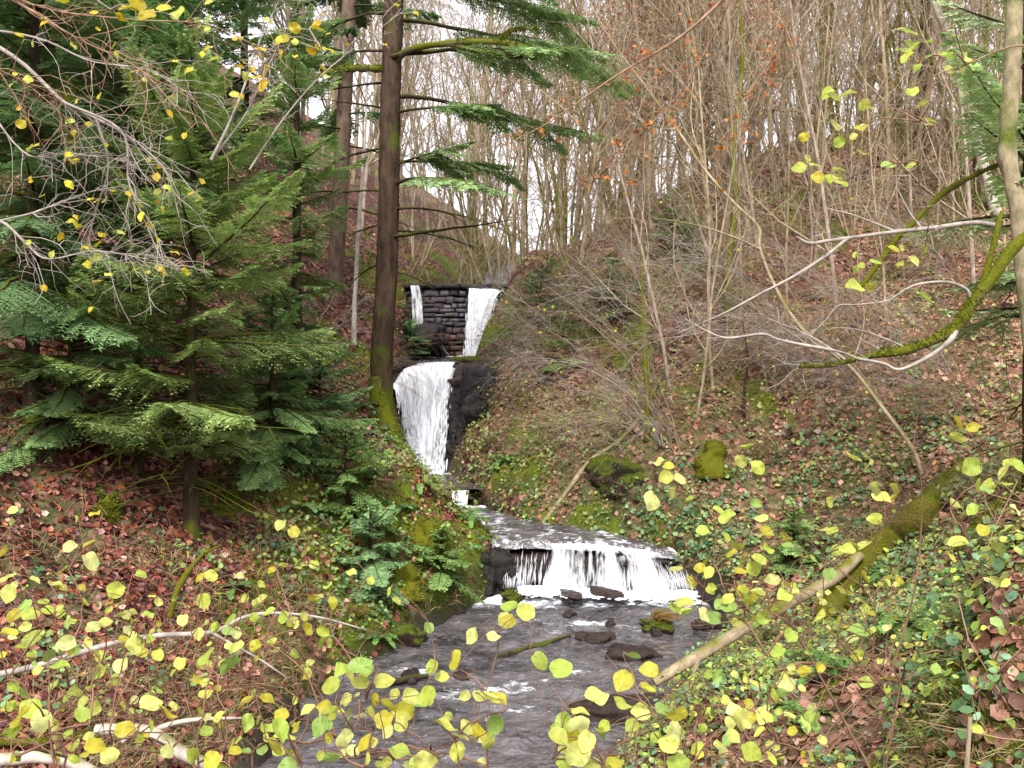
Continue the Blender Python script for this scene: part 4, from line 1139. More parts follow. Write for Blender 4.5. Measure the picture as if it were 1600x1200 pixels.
def lie(px, py, lift, d0=2.5, d1=60.0):
    """A point seen at a pixel that floats `lift` above the ground: where a log of that radius rests."""
    d = np.exp(np.linspace(math.log(d0), math.log(d1), 4000))
    P = np.stack([(px - 800) / FPX * d, d, CAM_Z - (py - 600) / FPX * d], 1)
    ok = P[:, 2] < np.maximum(height(P[:, 0], P[:, 1]), water_z(P[:, 1]) - .05) + lift
    return P[int(np.argmax(ok))] if ok.any() else P[-1]
# ------------------------------------------------------------------ logs, poles and branches lying in the gorge
def moss_fuzz(th, shapes, n, seed, length=(.012, .034), up=.0):
    """Short moss blades standing on the upper skin of the given (V, quads) shapes."""
    rng = np.random.default_rng(seed); g = Geo()
    V, Q = shapes
    Q = np.asarray(Q); a, b, c, d = (V[Q[:, k]] for k in range(4))
    N = np.cross(c - a, d - b); A = np.linalg.norm(N, axis=1); N = unit(N); C = V.mean(0)
    w = A * np.clip(N[:, 2] + .75, 0, 1.5); i = rng.choice(len(Q), n, p=w / w.sum())
    u, v = rng.uniform(0, 1, (2, n, 1))
    P = (a[i] * (1 - u) + b[i] * u) * (1 - v) + (d[i] * (1 - u) + c[i] * u) * v
    k = fbm(P[:, 0] * 4, P[:, 1] * 4, P[:, 2] * 4, 3, seed) > .08; P, Nn = P[k], N[i][k]; n = len(P)
    D = unit(Nn * .7 + rng.normal(0, .5, (n, 3)) - UP * .25 * rng.uniform(0, 1, (n, 1)))
    L = rng.uniform(*length, n)
    cl = np.array([srgb('#7d8420'), srgb('#5c681a'), srgb('#8f8a2c'), srgb('#465216')])[rng.integers(4, size=n)] * rng.uniform(.6, 1.3, (n, 1))
    rhombs(g, P - Nn * .004, D, unit(np.cross(D, rng.normal(0, 1, (n, 3)))), L, L * .16, cl)
    return tag(g.build('moss', M_herb, th), kind='stuff')
def last_shape(g):
    return np.concatenate(g.V).astype(float), np.concatenate(g.F[4])
def limb_thing(name, label, cat, rows, mat, seed=1, amp=.10, k=10, part='trunk', n=None, freq=5, extra=(), cap=True, extra_mat=None, extra_part='branch', group=None, lift=.8, fuzz=0, rooted=False):
    """A pole, log or bough through pixel rows (px, py, depth, radius); extra = further limbs of it."""
    if rooted:      # carry the whole stem to the depth where its foot meets the slope
        sh = hit(rows[0][0], rows[0][1])[1] / rows[0][2]
        rows = [(a, b, d * sh, r * sh) for a, b, d, r in rows]; extra = [[(a, b, d * sh, r * sh) for a, b, d, r in rw] for rw in extra]
    W = np.array([[*(pix(a, b, d) if d else lie(a, b, r * lift)), r] for a, b, d, r in rows])
    if not rows[0][2]: W[:, 1] = spline(W[:, 1:2], len(W))[:, 0]
    o = W[0, :3].copy()
    g = Geo(); rough_tube(g, W[:, :3] - o, W[:, 3], k, amp, freq, seed, cap, n=n or 12 * len(rows))
    if not extra and not fuzz:
        ob = g.build(name, mat, None, True); ob.location = o.tolist(); return tag(ob, label, cat, group)
    shp = last_shape(g)
    th = thing(name, label, cat, o, group)
    g.build(part, mat, th, True)
    if fuzz: moss_fuzz(th, shp, fuzz, seed)
    for j, rw in enumerate(extra):
        W = np.array([[*pix(a, b, d), r] for a, b, d, r in rw]); g = Geo()
        rough_tube(g, W[:, :3] - o, W[:, 3], max(5, k - 3), amp, freq, seed + j + 1, cap, n=10 * len(rw)); g.build(extra_part, extra_mat or mat, th, True)
    return th

PA, PB = pix(1022, 1066, 9.3), pix(1310, 898, 9.8)      # one end over the water, the other up on the bank by the log
def pole_depth(px):     # depth along a straight pole between its two ends, seen in perspective
    t = (px - 1022) / (1310 - 1022); a, b = PA[1], PB[1]
    return a * b / (b + (a - b) * t)
limb_thing('fallen_pole', 'bare fallen pole slanting from the right bank out over the water', 'log',
           [(px, py, pole_depth(px) * .985, r) for px, py, r in [(1022, 1066, .055), (1075, 1035, .06), (1140, 996, .063), (1215, 952, .066), (1300, 905, .066), (1345, 866, .05)]], M_tan, 3,
           extra=[[(1092, 1026, pole_depth(1092) * .98, .028), (1085, 1052, pole_depth(1092) * .975, .026), (1078, 1078, pole_depth(1092) * .97, .012)], [(1105, 1028, pole_depth(1105) * .97, .012), (1125, 1033, pole_depth(1105) * .96, .01), (1145, 1038, pole_depth(1105) * .95, .006)]], extra_part='snag')
limb_thing('mossy_log', 'thick moss-covered log with a broken hollow end above the fallen pole', 'log',
           [(1292, 962, 0, 0.148), (1310, 935, 0, 0.155), (1345, 893, 0, 0.159), (1400, 838, 0, 0.159), (1450, 792, 0, 0.148), (1510, 730, 0, 0.126)], M_log, 11, .22, 16, n=110, fuzz=9000)
limb_thing('fallen_branch', 'short bright green mossy stem pointing down from the earth bank', 'log',
           [(1492, 862, 0, .05), (1515, 838, 0, .062), (1545, 805, 0, .066), (1592, 765, 0, .07), (1650, 715, 0, .07)], M_log, 13, .25, 10, fuzz=3000)
limb_thing('sunken_branch', 'dark rotten branch lying in midstream left of the brown stone', 'branch',
           [(768, 1030, 11.4, .03), (800, 1022, 11.6, .05), (840, 1010, 11.8, .05), (890, 994, 12.1, .03)], M_dark, 17, .25, 8)
limb_thing('sunken_branch', 'short dark branch caught at the left edge of the riffle', 'branch',
           [(590, 1078, 10.4, .02), (625, 1064, 10.5, .04), (668, 1056, 10.6, .035)], M_dark, 18, .25, 8)
limb_thing('fallen_branch', 'crooked thin pole leaning on the right bank above the cascade', 'branch',
           [(848, 818, 0, .04), (880, 775, 0, .042), (925, 718, 0, .05), (965, 690, 0, .045), (1000, 650, 0, .035), (1035, 585, 0, .02)], M_tan, 19, .15, 7,
           extra=[[(925, 718, 16.6, .02), (900, 735, 16.3, .018), (870, 745, 16, .01)]])
limb_thing('fallen_branch', 'long whitish branch forking across the leafy ground on the near left', 'branch',
           [(-40, 1062, 5.6, .022), (60, 1040, 5.7, .021), (160, 1010, 5.8, .019), (240, 994, 5.9, .018), (330, 988, 6.0, .017), (380, 965, 6.05, .013), (430, 958, 6.1, .011), (500, 965, 6.2, .009), (575, 985, 6.3, .005)], M_ptwig, 20, .1, 7,
           extra=[[(330, 988, 6.0, .012), (365, 1008, 6.0, .01), (405, 1030, 6.05, .008), (450, 1060, 6.1, .005)]], extra_part='fork')
limb_thing('fallen_branch', 'thick pale dead bough with peeling mossy bark by the lower left edge', 'branch',
           [(150, 1140, 5.2, .03), (215, 1140, 5.2, .034), (245, 1150, 5.15, .036), (290, 1180, 5.1, .036), (345, 1205, 5.0, .036), (420, 1250, 4.9, .036)], M_pale, 22, .1, 9,
           extra=[[(235, 1145, 5.2, .018), (265, 1132, 5.25, .016), (310, 1124, 5.3, .014), (380, 1122, 5.4, .008)], [(215, 1140, 5.2, .014), (190, 1160, 5.15, .012)]])
limb_thing('fallen_branch', 'smooth pale bough end in the lower left corner', 'branch',
           [(-60, 1190, 4.9, .034), (20, 1186, 4.9, .036), (60, 1182, 4.9, .036), (110, 1190, 4.85, .034), (160, 1215, 4.8, .03)], M_pale, 23, .06, 9)
limb_thing('fallen_branch', 'moss-green bough lying behind the pale boughs at the lower left', 'branch',
           [(-40, 1160, 0, .03), (60, 1160, 0, .034), (120, 1150, 0, .032), (190, 1142, 0, .03)], M_log, 24, .2, 8, fuzz=1500)
limb_thing('fallen_branch', 'mossy crooked stick standing out of the litter below the young fir', 'branch',
           [(265, 965, 8.4, .022), (278, 920, 8.5, .03), (300, 885, 8.7, .026), (328, 855, 8.9, .018)], M_log, 25, .2, 7, extra=[[(320, 864, 8.8, .014), (345, 852, 8.9, .01)]])
for k, (o, V, q, mt) in enumerate(ROCKS):      # moss on the tops of the green rocks
    if mt is M_mrock and 'stream' not in o['label']:
        moss_fuzz(o, (V, q), int(2500 * min(1, max(V.max(0) - V.min(0)))), 50 + k, (.02, .045))
for ch in spr.children:
    if ch.name.startswith(('root', 'mossy_limb')):
        V = np.empty(len(ch.data.vertices) * 3); ch.data.vertices.foreach_get('co', V)
        q = np.array([p.vertices[:] for p in ch.data.polygons if len(p.vertices) == 4])
        moss_fuzz(ch, (V.reshape(-1, 3), q), 2500, 90, (.02, .06))
# stumps
def stump(label, px, py, r, h, seed, mat=M_log):
    c = hit(px, py); g = Geo()
    rough_tube(g, [(0, 0, -.25), (0, 0, 0.0), (.02, 0, h * .3), (.05, .02, h * .7), (.07, .03, h * .9), (.08, .03, h)], [r * 2.4, r * 1.9, r * 1.5, r * 1.3, r * 1.05, r * .3], 22, .35, 5, seed, True, n=26)
    th = thing('tree_stump', label, 'stump', c); g.build('wood', mat, th, True); moss_fuzz(th, last_shape(g), 3000, seed, (.02, .055)); return th
stump('moss-draped stump on the right slope above the ivy', 1112, 722, .13, .34, 3)
stump('small green stump on the mossy bank between spruce root and cascade', 672, 838, .17, .24, 4)
stump('low mossy stump among the leaves on the left slope', 165, 800, .07, .2, 5)
stump('green mossy stump at the foot of the bank below the fir seedlings', 632, 905, .12, .18, 6)

# ------------------------------------------------------------------ trees that lean in from the right
limb_thing('leaning_tree', 'thin pale tree leaning far out from the right slope towards the water', 'tree',
           [(1440, 742, 10.8, 0.0285), (1425, 700, 10.9, 0.0265), (1385, 645, 11.1, 0.0239), (1330, 575, 11.4, 0.0239), (1255, 515, 11.8, 0.0232), (1215, 455, 12.1, 0.0213), (1188, 390, 12.4, 0.0199), (1185, 355, 12.6, 0.0239), (1150, 320, 12.8, 0.0199), (1105, 270, 13.1, 0.0199), (1060, 205, 13.5, 0.0173), (1005, 130, 14, 0.0146), (950, 55, 14.6, 0.0106), (900, -40, 15.2, 0.0047)], M_tan, 30, .14, 8, n=170, rooted=True,
           extra=[[(1188, 390, 12.4, 0.0166), (1150, 372, 12.2, 0.0146), (1090, 352, 12, 0.0106), (1020, 340, 11.8, 0.0053)], [(1105, 270, 13.1, 0.0133), (1080, 190, 13.4, 0.0106), (1085, 90, 13.8, 0.0066), (1070, 0, 14, 0.0040)], [(1060, 205, 13.5, 0.0119), (980, 190, 13.8, 0.0080), (900, 205, 14, 0.0040)],
                  [(1330, 575, 11.4, 0.0133), (1350, 500, 11.3, 0.0106), (1340, 400, 11.2, 0.0066), (1360, 300, 11.2, 0.0033)]])
limb_thing('leaning_tree', 'smooth pale trunk with moss patches rising at the right edge', 'tree',
           [(1665, 905, 6.9, .09), (1650, 800, 7.0, .074), (1628, 640, 7.1, .07), (1606, 480, 7.2, .068), (1592, 330, 7.3, .066), (1574, 240, 7.4, .068), (1580, 130, 7.5, .066), (1585, 0, 7.6, .062), (1590, -160, 7.8, .05), (1590, -500, 8, .02)], bark_material('mottled_bark', srgb('#5c5240'), srgb('#a89a7c'), .40, '#66722a', (16, 16, 7), .02), 31, .12, 14, n=120)
bough = limb_thing('mossy_bough', 'moss-covered bough sweeping down from the right edge and ending in bare white branches', 'branch',
           [(1690, 285, 5.9, 0.047), (1612, 362, 6.0, 0.043), (1580, 392, 6.0, 0.041), (1545, 440, 6.0, 0.039), (1518, 475, 6.0, 0.037), (1496, 510, 6.0, 0.035), (1462, 530, 6.0, 0.027), (1420, 546, 6.0, 0.025), (1360, 556, 6.0, 0.022), (1320, 566, 6.0, 0.017), (1285, 572, 6.0, 0.014), (1248, 573, 6.0, 0.008)], M_moss, 33, .28, 10, n=170, fuzz=3500, extra_mat=M_ptwig,
           extra=[[(1496, 510, 6.0, 0.0225), (1484, 532, 5.95, 0.0165), (1450, 558, 5.9, 0.0150), (1406, 577, 5.85, 0.0120), (1380, 568, 5.85, 0.0112), (1340, 560, 5.85, 0.0112), (1320, 552, 5.85, 0.0105), (1290, 545, 5.85, 0.0097), (1250, 538, 5.85, 0.0090), (1215, 530, 5.85, 0.0083), (1190, 522, 5.85, 0.0097), (1135, 528, 5.85, 0.0075), (1100, 515, 5.85, 0.0060), (1070, 498, 5.85, 0.0030)],
                  [(1320, 562, 6.0, 0.0105), (1290, 540, 6.0, 0.0083), (1255, 520, 6.0, 0.0060), (1200, 498, 6.0, 0.0030)],
                  [(1518, 470, 6.0, 0.0150), (1510, 452, 6.0, 0.0120), (1480, 441, 6.0, 0.0090), (1440, 443, 6.0, 0.0083), (1415, 452, 6.0, 0.0075), (1385, 470, 6.0, 0.0067), (1340, 476, 6.0, 0.0060), (1310, 478, 6.0, 0.0053), (1290, 500, 6.0, 0.0037), (1265, 525, 6, 0.0023)],
                  [(1420, 546, 6.0, 0.0090), (1385, 530, 6.0, 0.0067), (1340, 515, 6.0, 0.0045), (1300, 512, 6, 0.0023)]], extra_part='bare_branch')
r0 = np.array(bough.location)
def side_twigs(th, rows_list, n, seed, mat, lo=.10, hi=.38, r=.0032):
    """Fine forking twigs along bare branches."""
    rng = np.random.default_rng(seed); o = np.array(th.location)
    for rw in rows_list:
        g = Geo()
        W = spline(np.array([[*pix(a, b, d), q] for a, b, d, q in rw]), 40)
        for k in range(n):
            i = rng.integers(6, 39); d = unit(W[i, :3] - W[i - 3, :3]); v = unit(d * .8 + rng.normal(0, .55, 3)); L = rng.uniform(lo, hi); P = [W[i, :3]]
            for s_ in range(6): v = unit(v + rng.normal(0, .22, 3) + UP * .03); P.append(P[-1] + v * L / 6)
            P = np.array(P) - o; V, F = tube_arrays(P, np.linspace(r, .0012, 7), 4); g.add(V, F)
            for q in range(2):
                m = rng.integers(1, 6); v2 = unit(P[m] - P[m - 1] + rng.normal(0, .5, 3)); e = [P[m], P[m] + v2 * L * .15, P[m] + v2 * L * .3 + rng.normal(0, .01, 3)]
                V, F = tube_arrays(e, [r * .6, r * .45, .001], 3); g.add(V, F)
        tag(g.build('twigs', mat, th, True), kind='stuff')
side_twigs(bough, [[(1484, 532, 5.95, .02), (1380, 568, 5.85, .015), (1290, 545, 5.85, .013), (1190, 522, 5.85, .013), (1135, 528, 5.85, .010), (1070, 498, 5.85, .004)], [(1420, 546, 6, .03), (1360, 556, 6, .028), (1320, 566, 6, .02), (1248, 573, 6, .01)], [(1320, 562, 6, .01), (1255, 520, 6, .008), (1200, 498, 6, .004)], [(1510, 452, 6, .016), (1440, 443, 6, .011), (1385, 470, 6, .009), (1310, 478, 6, .007), (1265, 525, 6, .003)]], 9, 3, M_ptwig)
g = Geo(); W = trunk_path([(1530, 456, 6.0, .02), (1541, 425, 6.0, .022), (1549, 395, 6.0, .022), (1556, 370, 6, .022), (1560, 350, 6.02, .02), (1566, 330, 6.05, .012)])
rough_tube(g, W[:, :3] - r0, W[:, 3], 9, .25, 6, 4, True, n=40); g.build('mossy_fork', M_log, bough, True)
wb = limb_thing('bare_branch', 'long bare white branch reaching left above the moss-covered bough', 'branch',
           [(1556, 352, 6.1, 0.0165), (1520, 348, 6.1, 0.0150), (1460, 356, 6.1, 0.0142), (1400, 362, 6.1, 0.0135), (1340, 370, 6.1, 0.0128), (1295, 376, 6.1, 0.0128), (1265, 380, 6.1, 0.0128), (1245, 370, 6.1, 0.0060)], M_ptwig, 36, .1, 8,
           extra=[[(1325, 372, 6.1, .014), (1290, 400, 6.1, .013), (1240, 432, 6.1, .012), (1190, 458, 6.1, .010), (1130, 490, 6.1, .007), (1060, 520, 6.1, .003)], [(1400, 362, 6.1, .010), (1370, 350, 6.1, .008), (1330, 335, 6.1, .005), (1290, 325, 6.1, .003)], [(1440, 357, 6.1, .008), (1420, 330, 6.1, .006), (1400, 290, 6.1, .003)]])
side_twigs(wb, [[(1556, 352, 6.1, .02), (1460, 356, 6.1, .02), (1340, 370, 6.1, .017), (1245, 370, 6.1, .008)], [(1325, 372, 6.1, .014), (1240, 432, 6.1, .012), (1130, 490, 6.1, .007), (1060, 520, 6.1, .003)]], 12, 4, M_ptwig)
limb_thing('mossy_sapling', 'yellow-mossed stem arching over the right slope behind the moss-covered bough', 'tree',
           [(1338, 452, 9.0, .02), (1352, 440, 9.0, .028), (1385, 395, 9.0, .032), (1402, 372, 9.0, .032), (1430, 345, 9.0, .03), (1470, 305, 9.0, .03), (1510, 280, 9.0, .028), (1572, 252, 9.0, .026), (1640, 225, 9, .02)], M_log, 37, .3, 8, n=80, fuzz=1500)
limb_thing('leaning_tree', 'whitish trunk leaning left beside the ivy-dark oak at the upper right', 'tree',
           [(1568, 345, 12, 0.0700), (1552, 320, 12, 0.0665), (1540, 270, 12, 0.0630), (1518, 190, 12, 0.0595), (1500, 130, 12, 0.0560), (1482, 60, 12, 0.0525), (1460, 0, 12, 0.0490), (1440, -80, 12, 0.0350), (1420, -250, 12, 0.0140)], M_pale, 38, .08, 10, n=90, rooted=True)
for i, (rows, lab) in enumerate([
    ([(1263, 440, 13, 0.0154), (1269, 370, 13, 0.0140), (1261, 250, 13, 0.0119), (1270, 120, 13, 0.0084), (1272, -20, 13, 0.0042)], 'straight pale sapling standing on the right slope below the skyline oak'),
    ([(1327, 430, 12, 0.0112), (1331, 350, 12, 0.0098), (1311, 240, 12, 0.0077), (1320, 140, 12, 0.0042)], 'thin whitish sapling beside the straight pale one'),
    ([(1413, 440, 11, 0.0126), (1409, 380, 11, 0.0112), (1401, 300, 11, 0.0098), (1399, 200, 11, 0.0056)], 'slim sapling between the arching mossy stem and the fir'),
    ([(1140, 545, 14, .07), (1138, 480, 14, .065), (1140, 390, 14, .06), (1150, 320, 14.2, .05), (1146, 220, 14.5, .04), (1160, 100, 14.6, .03), (1150, -60, 14.8, .02)], 'yellow-mossed upright trunk in the middle of the right slope'),
    ([(553, 540, 20, .06), (554, 480, 20, .055), (557, 420, 20, .05), (562, 330, 20, .045), (570, 220, 20, .03), (575, 100, 20, .015)], 'pale thin sapling between the two spruce trunks'),
    ([(1010, 690, 16.6, .05), (1012, 640, 16.6, .045), (1008, 560, 16.7, .035), (1004, 470, 16.8, .022), (1000, 380, 16.9, .01)], 'green-barked sapling upright on the right slope above the leaning pole'),
    ([(1165, 660, 13.5, .025), (1162, 620, 13.5, .022), (1168, 560, 13.5, .016), (1160, 500, 13.5, .008)], 'short dark dead stem on the right slope'),
    ([(218, 740, 9.5, .04), (216, 690, 9.5, .035), (212, 600, 9.5, .03), (218, 520, 9.5, .026), (214, 400, 9.6, .02), (220, 250, 9.7, .01)], 'dark thin stem with a split pale scar left of the young fir'),
    ([(158, 560, 11, .035), (156, 500, 11, .03), (150, 420, 11, .028), (158, 330, 11, .022), (160, 200, 11, .012)], 'thin crooked dark stem on the upper leaf slope')]):
    limb_thing('sapling', lab, 'tree', rows, [M_grey, M_twig, M_twig, M_moss, M_pale, M_moss, M_dark, M_dark, M_dark][i], 40 + i, .1, 8, rooted=True)

# ------------------------------------------------------------------ arching bare shrubs
def arch(rng, p, az, L, r, up, sag, n=11):
    t = np.linspace(0, 1, n); h = np.array([math.cos(az), math.sin(az), 0]); s = np.array([-h[1], h[0], 0])
    return p + h * (L * t ** 1.15 * .85)[:, None] + UP * (L * (up * t - sag * t ** 2.2))[:, None] + s * (np.cumsum(rng.normal(0, .028 * L, n)))[:, None] + UP * (np.cumsum(rng.normal(0, .01 * L, n)))[:, None], np.linspace(r, .0022, n)
def whip_shrub(label, loc, seed, n_stem, L, az, spread, mat, r=.012, up=.75, sag=.65, twigs=8, leafcol=None, nleaf=0, leafsize=.04, group=None, name='bare_shrub', thin=.003, sub=3):
    rng = np.random.default_rng(seed); th = thing(name, label, 'shrub', loc, group); sg, tg, lg = Geo(), Geo(), Geo(); tips = []
    for i in range(n_stem):
        P, R = arch(rng, rng.normal(0, .12, 3) * (1, 1, .2) - (0, 0, .08), az + rng.normal(0, spread), L * rng.uniform(.55, 1.15), r * rng.uniform(.6, 1.2), up * rng.uniform(.5, 1.4), sag * rng.uniform(.5, 1.3))
        V, F = tube_arrays(P, R, 5); sg.add(V, F)
        for j in range(twigs):
            k = rng.integers(3, 10); d = unit(P[min(k + 1, 10)] - P[k - 1])
            a2 = math.atan2(d[1], d[0]) + rng.choice([-1, 1]) * rng.uniform(.3, .9)
            Q, R2 = arch(rng, P[k], a2, L * rng.uniform(.12, .42), thin, d[2] + rng.normal(.1, .35), .3, 7); R2 = np.linspace(thin, .0012, 7)
            V, F = tube_arrays(Q[:7], R2, 3); tg.add(V, F); tips.append(Q)
            for q in range(sub):
                m = rng.integers(1, 6); d3 = unit(Q[m + 1 if m < 6 else 6] - Q[m - 1]); e = Q[m] + unit(d3 + rng.normal(0, .55, 3)) * L * rng.uniform(.04, .16)
                V, F = tube_arrays([Q[m], (Q[m] + e) / 2 + rng.normal(0, .01, 3), e], [thin * .6, thin * .5, .001], 3); tg.add(V, F)
    merge(sg, tg).build('stems', mat, th, True)
    if nleaf:
        L_ = np.array([tips[rng.integers(len(tips))][rng.integers(1, 7)] for _ in range(nleaf)])
        flat_leaves(lg, L_ + rng.normal(0, .02, L_.shape), np.broadcast_to(UP, L_.shape) * .5 + rng.normal(0, .6, L_.shape), rng.uniform(.7, 1.3, nleaf) * leafsize, leafcol * rng.uniform(.7, 1.3, (nleaf, 1)), rng)
        lg.build('leaves', M_leaf, th)
    return th
YEL = srgb('#c9c43c'); OCH = srgb('#c09038')
W_ = math.pi
for i, (px, py, n, L, az, mat, nl, lc, lab) in enumerate([
    (1260, 560, 16, 3.6, W_ + .1, M_ptwig, 0, YEL, 'wide grey whip-stemmed shrub arching left over the middle of the right slope'),
    (1180, 640, 14, 3.2, W_ + .0, M_ptwig, 0, YEL, 'bare pale shrub hanging down the right slope above the stump'),
    (1330, 490, 14, 3.8, W_ - .1, M_ptwig, 0, YEL, 'bare arching shrub behind the long white branch'),
    (1080, 520, 16, 3.4, W_ + .2, M_twig, 0, YEL, 'thicket of thin bare stems near the spreading fir seedling'),
    (1010, 560, 13, 2.8, W_ - .2, M_ptwig, 60, OCH, 'bare shrub with a few ochre leaves midway up the right slope'),
    (960, 470, 13, 2.6, W_ - .2, M_twig, 0, YEL, 'bare shrub on the ridge just right of the dam'),
    (1120, 430, 14, 3.4, W_ + .3, M_twig, 30, OCH, 'bare thorny-looking shrub on the right skyline'),
    (1420, 600, 14, 3.2, W_ + .1, M_twig, 0, YEL, 'tangled bare shrub below the moss-covered bough'),
    (1250, 430, 12, 3.0, W_ - .3, M_twig, 40, YEL, 'bare shrub with yellow tips behind the straight pale sapling'),
    (900, 610, 10, 1.8, W_ - .1, M_twig, 30, YEL, 'small bare shrub above the mossy rock of the right bank'),
    (1500, 420, 14, 3.0, W_ + .1, M_twig, 0, YEL, 'bare shrub on the slope behind the fork of the bough'),
    (560, 600, 12, 1.8, .4, M_twig, 0, YEL, 'bare brush left of the mossy spruce trunk'),
    (480, 560, 12, 2.2, 1.0, M_twig, 0, YEL, 'bare brush at the foot of the second spruce'),
    (640, 480, 10, 1.6, 1.2, M_twig, 0, YEL, 'bare brush on the bank beside the dam and spruce trunk'),
    (1560, 640, 12, 2.4, W_, M_twig, 0, YEL, 'bare brush near the right edge above the mossy log'),
    (1040, 690, 10, 2.0, W_ + .1, M_twig, 20, YEL, 'low bare shrub beside the green-barked sapling')]):
    whip_shrub(lab, hit(px, py), 500 + i, max(5, int(n * .8)), L * 1.1, az, .6, M_twig if i % 3 else M_ptwig, .0075, .85, .55, 9, lc, nl, .06, thin=.0027, sub=3)
for i, (px, py, n, L, az, mat, nl, lc, lab) in enumerate([
    (880, 690, 12, 1.0, 2.6, M_shoot, 90, srgb('#8fa058'), 'green bramble on the bank below the small bare shrub'),
    (960, 640, 12, 1.1, 2.9, M_shoot, 90, srgb('#9aa45c'), 'yellowish bramble beneath the shrub with ochre leaves'),
    (1060, 640, 12, 1.1, 3.3, M_shoot, 80, srgb('#8c9c5c'), 'olive bramble to one side of the moss-draped stump'),
    (1220, 720, 12, 1.2, 3.0, M_shoot, 90, srgb('#7f9858'), 'green bramble between stump and leaning pale tree'),
    (1320, 660, 12, 1.2, 2.8, M_shoot, 80, srgb('#8c9c5c'), 'bramble along the foot of the leaning pale tree'),
    (1180, 560, 12, 1.2, 3.1, M_shoot, 70, srgb('#98a060'), 'sparse bramble beside the short dark dead stem'),
    (1480, 640, 12, 1.2, 3.0, M_shoot, 70, srgb('#80945c'), 'bramble on the slope beside the leaning pale tree near the right edge'),
    (830, 620, 10, .9, 2.7, M_shoot, 80, srgb('#a0a45c'), 'pale green bramble just right of the black rock face'),
    (790, 690, 10, .8, 2.9, M_shoot, 90, srgb('#94a45c'), 'leafy bramble at the water side under the black rock face'),
    (1010, 780, 10, .8, 3.0, M_shoot, 90, srgb('#6f8f58'), 'green bramble above the ivy of the right bank'),
    (560, 770, 10, .8, .5, M_shoot, 80, srgb('#7f944c'), 'bramble on the mossy left bank by the seedling'),
    (690, 770, 10, .6, .6, M_shoot, 80, srgb('#94a04c'), 'bramble on the spur left of the tiny spill')]):
    whip_shrub(lab, hit(px, py), 560 + i, n, L, az, .9, mat, .005, .8, .6, 9, lc, nl, .07, thin=.003, sub=3, name='bramble')
rng = np.random.default_rng(88)
tangle = []
TL = 'tangle of fine bare stems arching over the leaf litter of the right slope'
for i in range(54):
    px, py = rng.uniform(830, 1560), rng.uniform(350, 720)
    if py > 900 - .26 * (1600 - px) or py < 470 - .22 * (px - 830): py = rng.uniform(480, 640)
    P = hit(px, py)
    if i < 5: tangle.append(whip_shrub(TL, P, 640 + i, 7, 2.6, W_ + .1, .8, [M_twig, M_ptwig, M_haze, M_tan, M_ptwig][i], .008, [.8, 1.1, .7, 1.3, .9][i], .5, 10, YEL, 12, .05, group='bare tangles on the right slope', thin=.0032, sub=3))
    else: copy_thing(tangle[i % 5], P, rng.normal(0, .6), rng.uniform(.6, 1.15))
for i, (px, py, L) in enumerate([(900, 440, 2.6), (980, 400, 3.0), (1060, 380, 3.0), (1150, 350, 3.2), (1230, 310, 3.2), (1320, 290, 3.2), (1400, 260, 3.2), (1470, 240, 3.0), (1540, 220, 3.0), (1000, 440, 2.4), (1110, 400, 2.6), (1350, 340, 2.8), (1450, 330, 2.8), (850, 430, 2.2)]):
    if i < 3:
        o = whip_shrub('brown bare brush along the skyline of the right slope', hit(px, py), 620 + i, 11, L, rng.uniform(0, 6.28), 1.8, M_twig if i % 2 else M_tan, .011, 1.5, .35, 8, OCH, 90, .06, group='brown brush on the skyline', thin=.0055, sub=4)
        if i == 0: ridge = []
        ridge.append(o)
    else: copy_thing(ridge[i % 3], hit(px, py), i * 1.9, L / 3.0)
# faraway undergrowth above the dam
for i in range(14):
    px = 640 + 60 * i; y = 25.5 + (i * 7 % 5); x = (px - 800) / FPX * y
    o = whip_shrub('pale bare undergrowth bush in the wood above the dam', on_ground(x, y), 600 + i, 12, 2.8, rng.uniform(0, 6.28), 1.6, M_tan, .012, 1.2, .5, 8, None, 0, group='pale undergrowth bushes', thin=.006, sub=3) if i < 3 else \
        copy_thing(first_under[i % 3], on_ground(x, y), i * 1.7, rng.uniform(.8, 1.3))
    if i == 0: first_under = []
    if i < 3: first_under.append(o)

# ------------------------------------------------------------------ ferns and grass clumps
def fern(label, loc, seed, n=9, L=.45, col=srgb('#6f9a4c'), group=None):
    rng = np.random.default_rng(seed); th = thing('fern', label, 'fern', loc, group); g, s = Geo(), Geo()
    for i in range(n):
        P, R = arch(rng, np.array([0, 0, 0.0]), 2 * math.pi * i / n + rng.normal(0, .3), L * rng.uniform(.7, 1.1), .004, rng.uniform(.5, 1.0), rng.uniform(.55, .8))
        V, F = tube_arrays(P, R, 3); s.add(V, F)
        spray(g, P, .20 * L, rng, col * rng.uniform(.8, 1.2), .022, .03, .006, 5, .1, .12)
    s.build('stalks', M_shoot, th); g.build('fronds', M_herb, th); return th
for i, (px, py, L, lab) in enumerate([(1325, 1055, .55, 'bright green fern arching over the ivy leaves near the bottom right'), (1420, 985, .6, 'grey green fern under the mossy earth bank'), (1400, 905, .4, 'yellow green fern tuft against the mossy log'),
                                      (1255, 1120, .35, 'small fern among herbs on the near right bank'), (590, 1000, .3, 'little fern on the leafy left shore'), (365, 920, .35, 'little fern below the young fir'),
                                      (735, 815, .4, 'fern on the moss spur beside the tiny spill'), (790, 720, .45, 'fern at the foot of the black rock face'), (1505, 905, .35, 'pale fern on the crown of the earth bank')]):
    fern(lab, hit(px, py), 700 + i, 9, L)
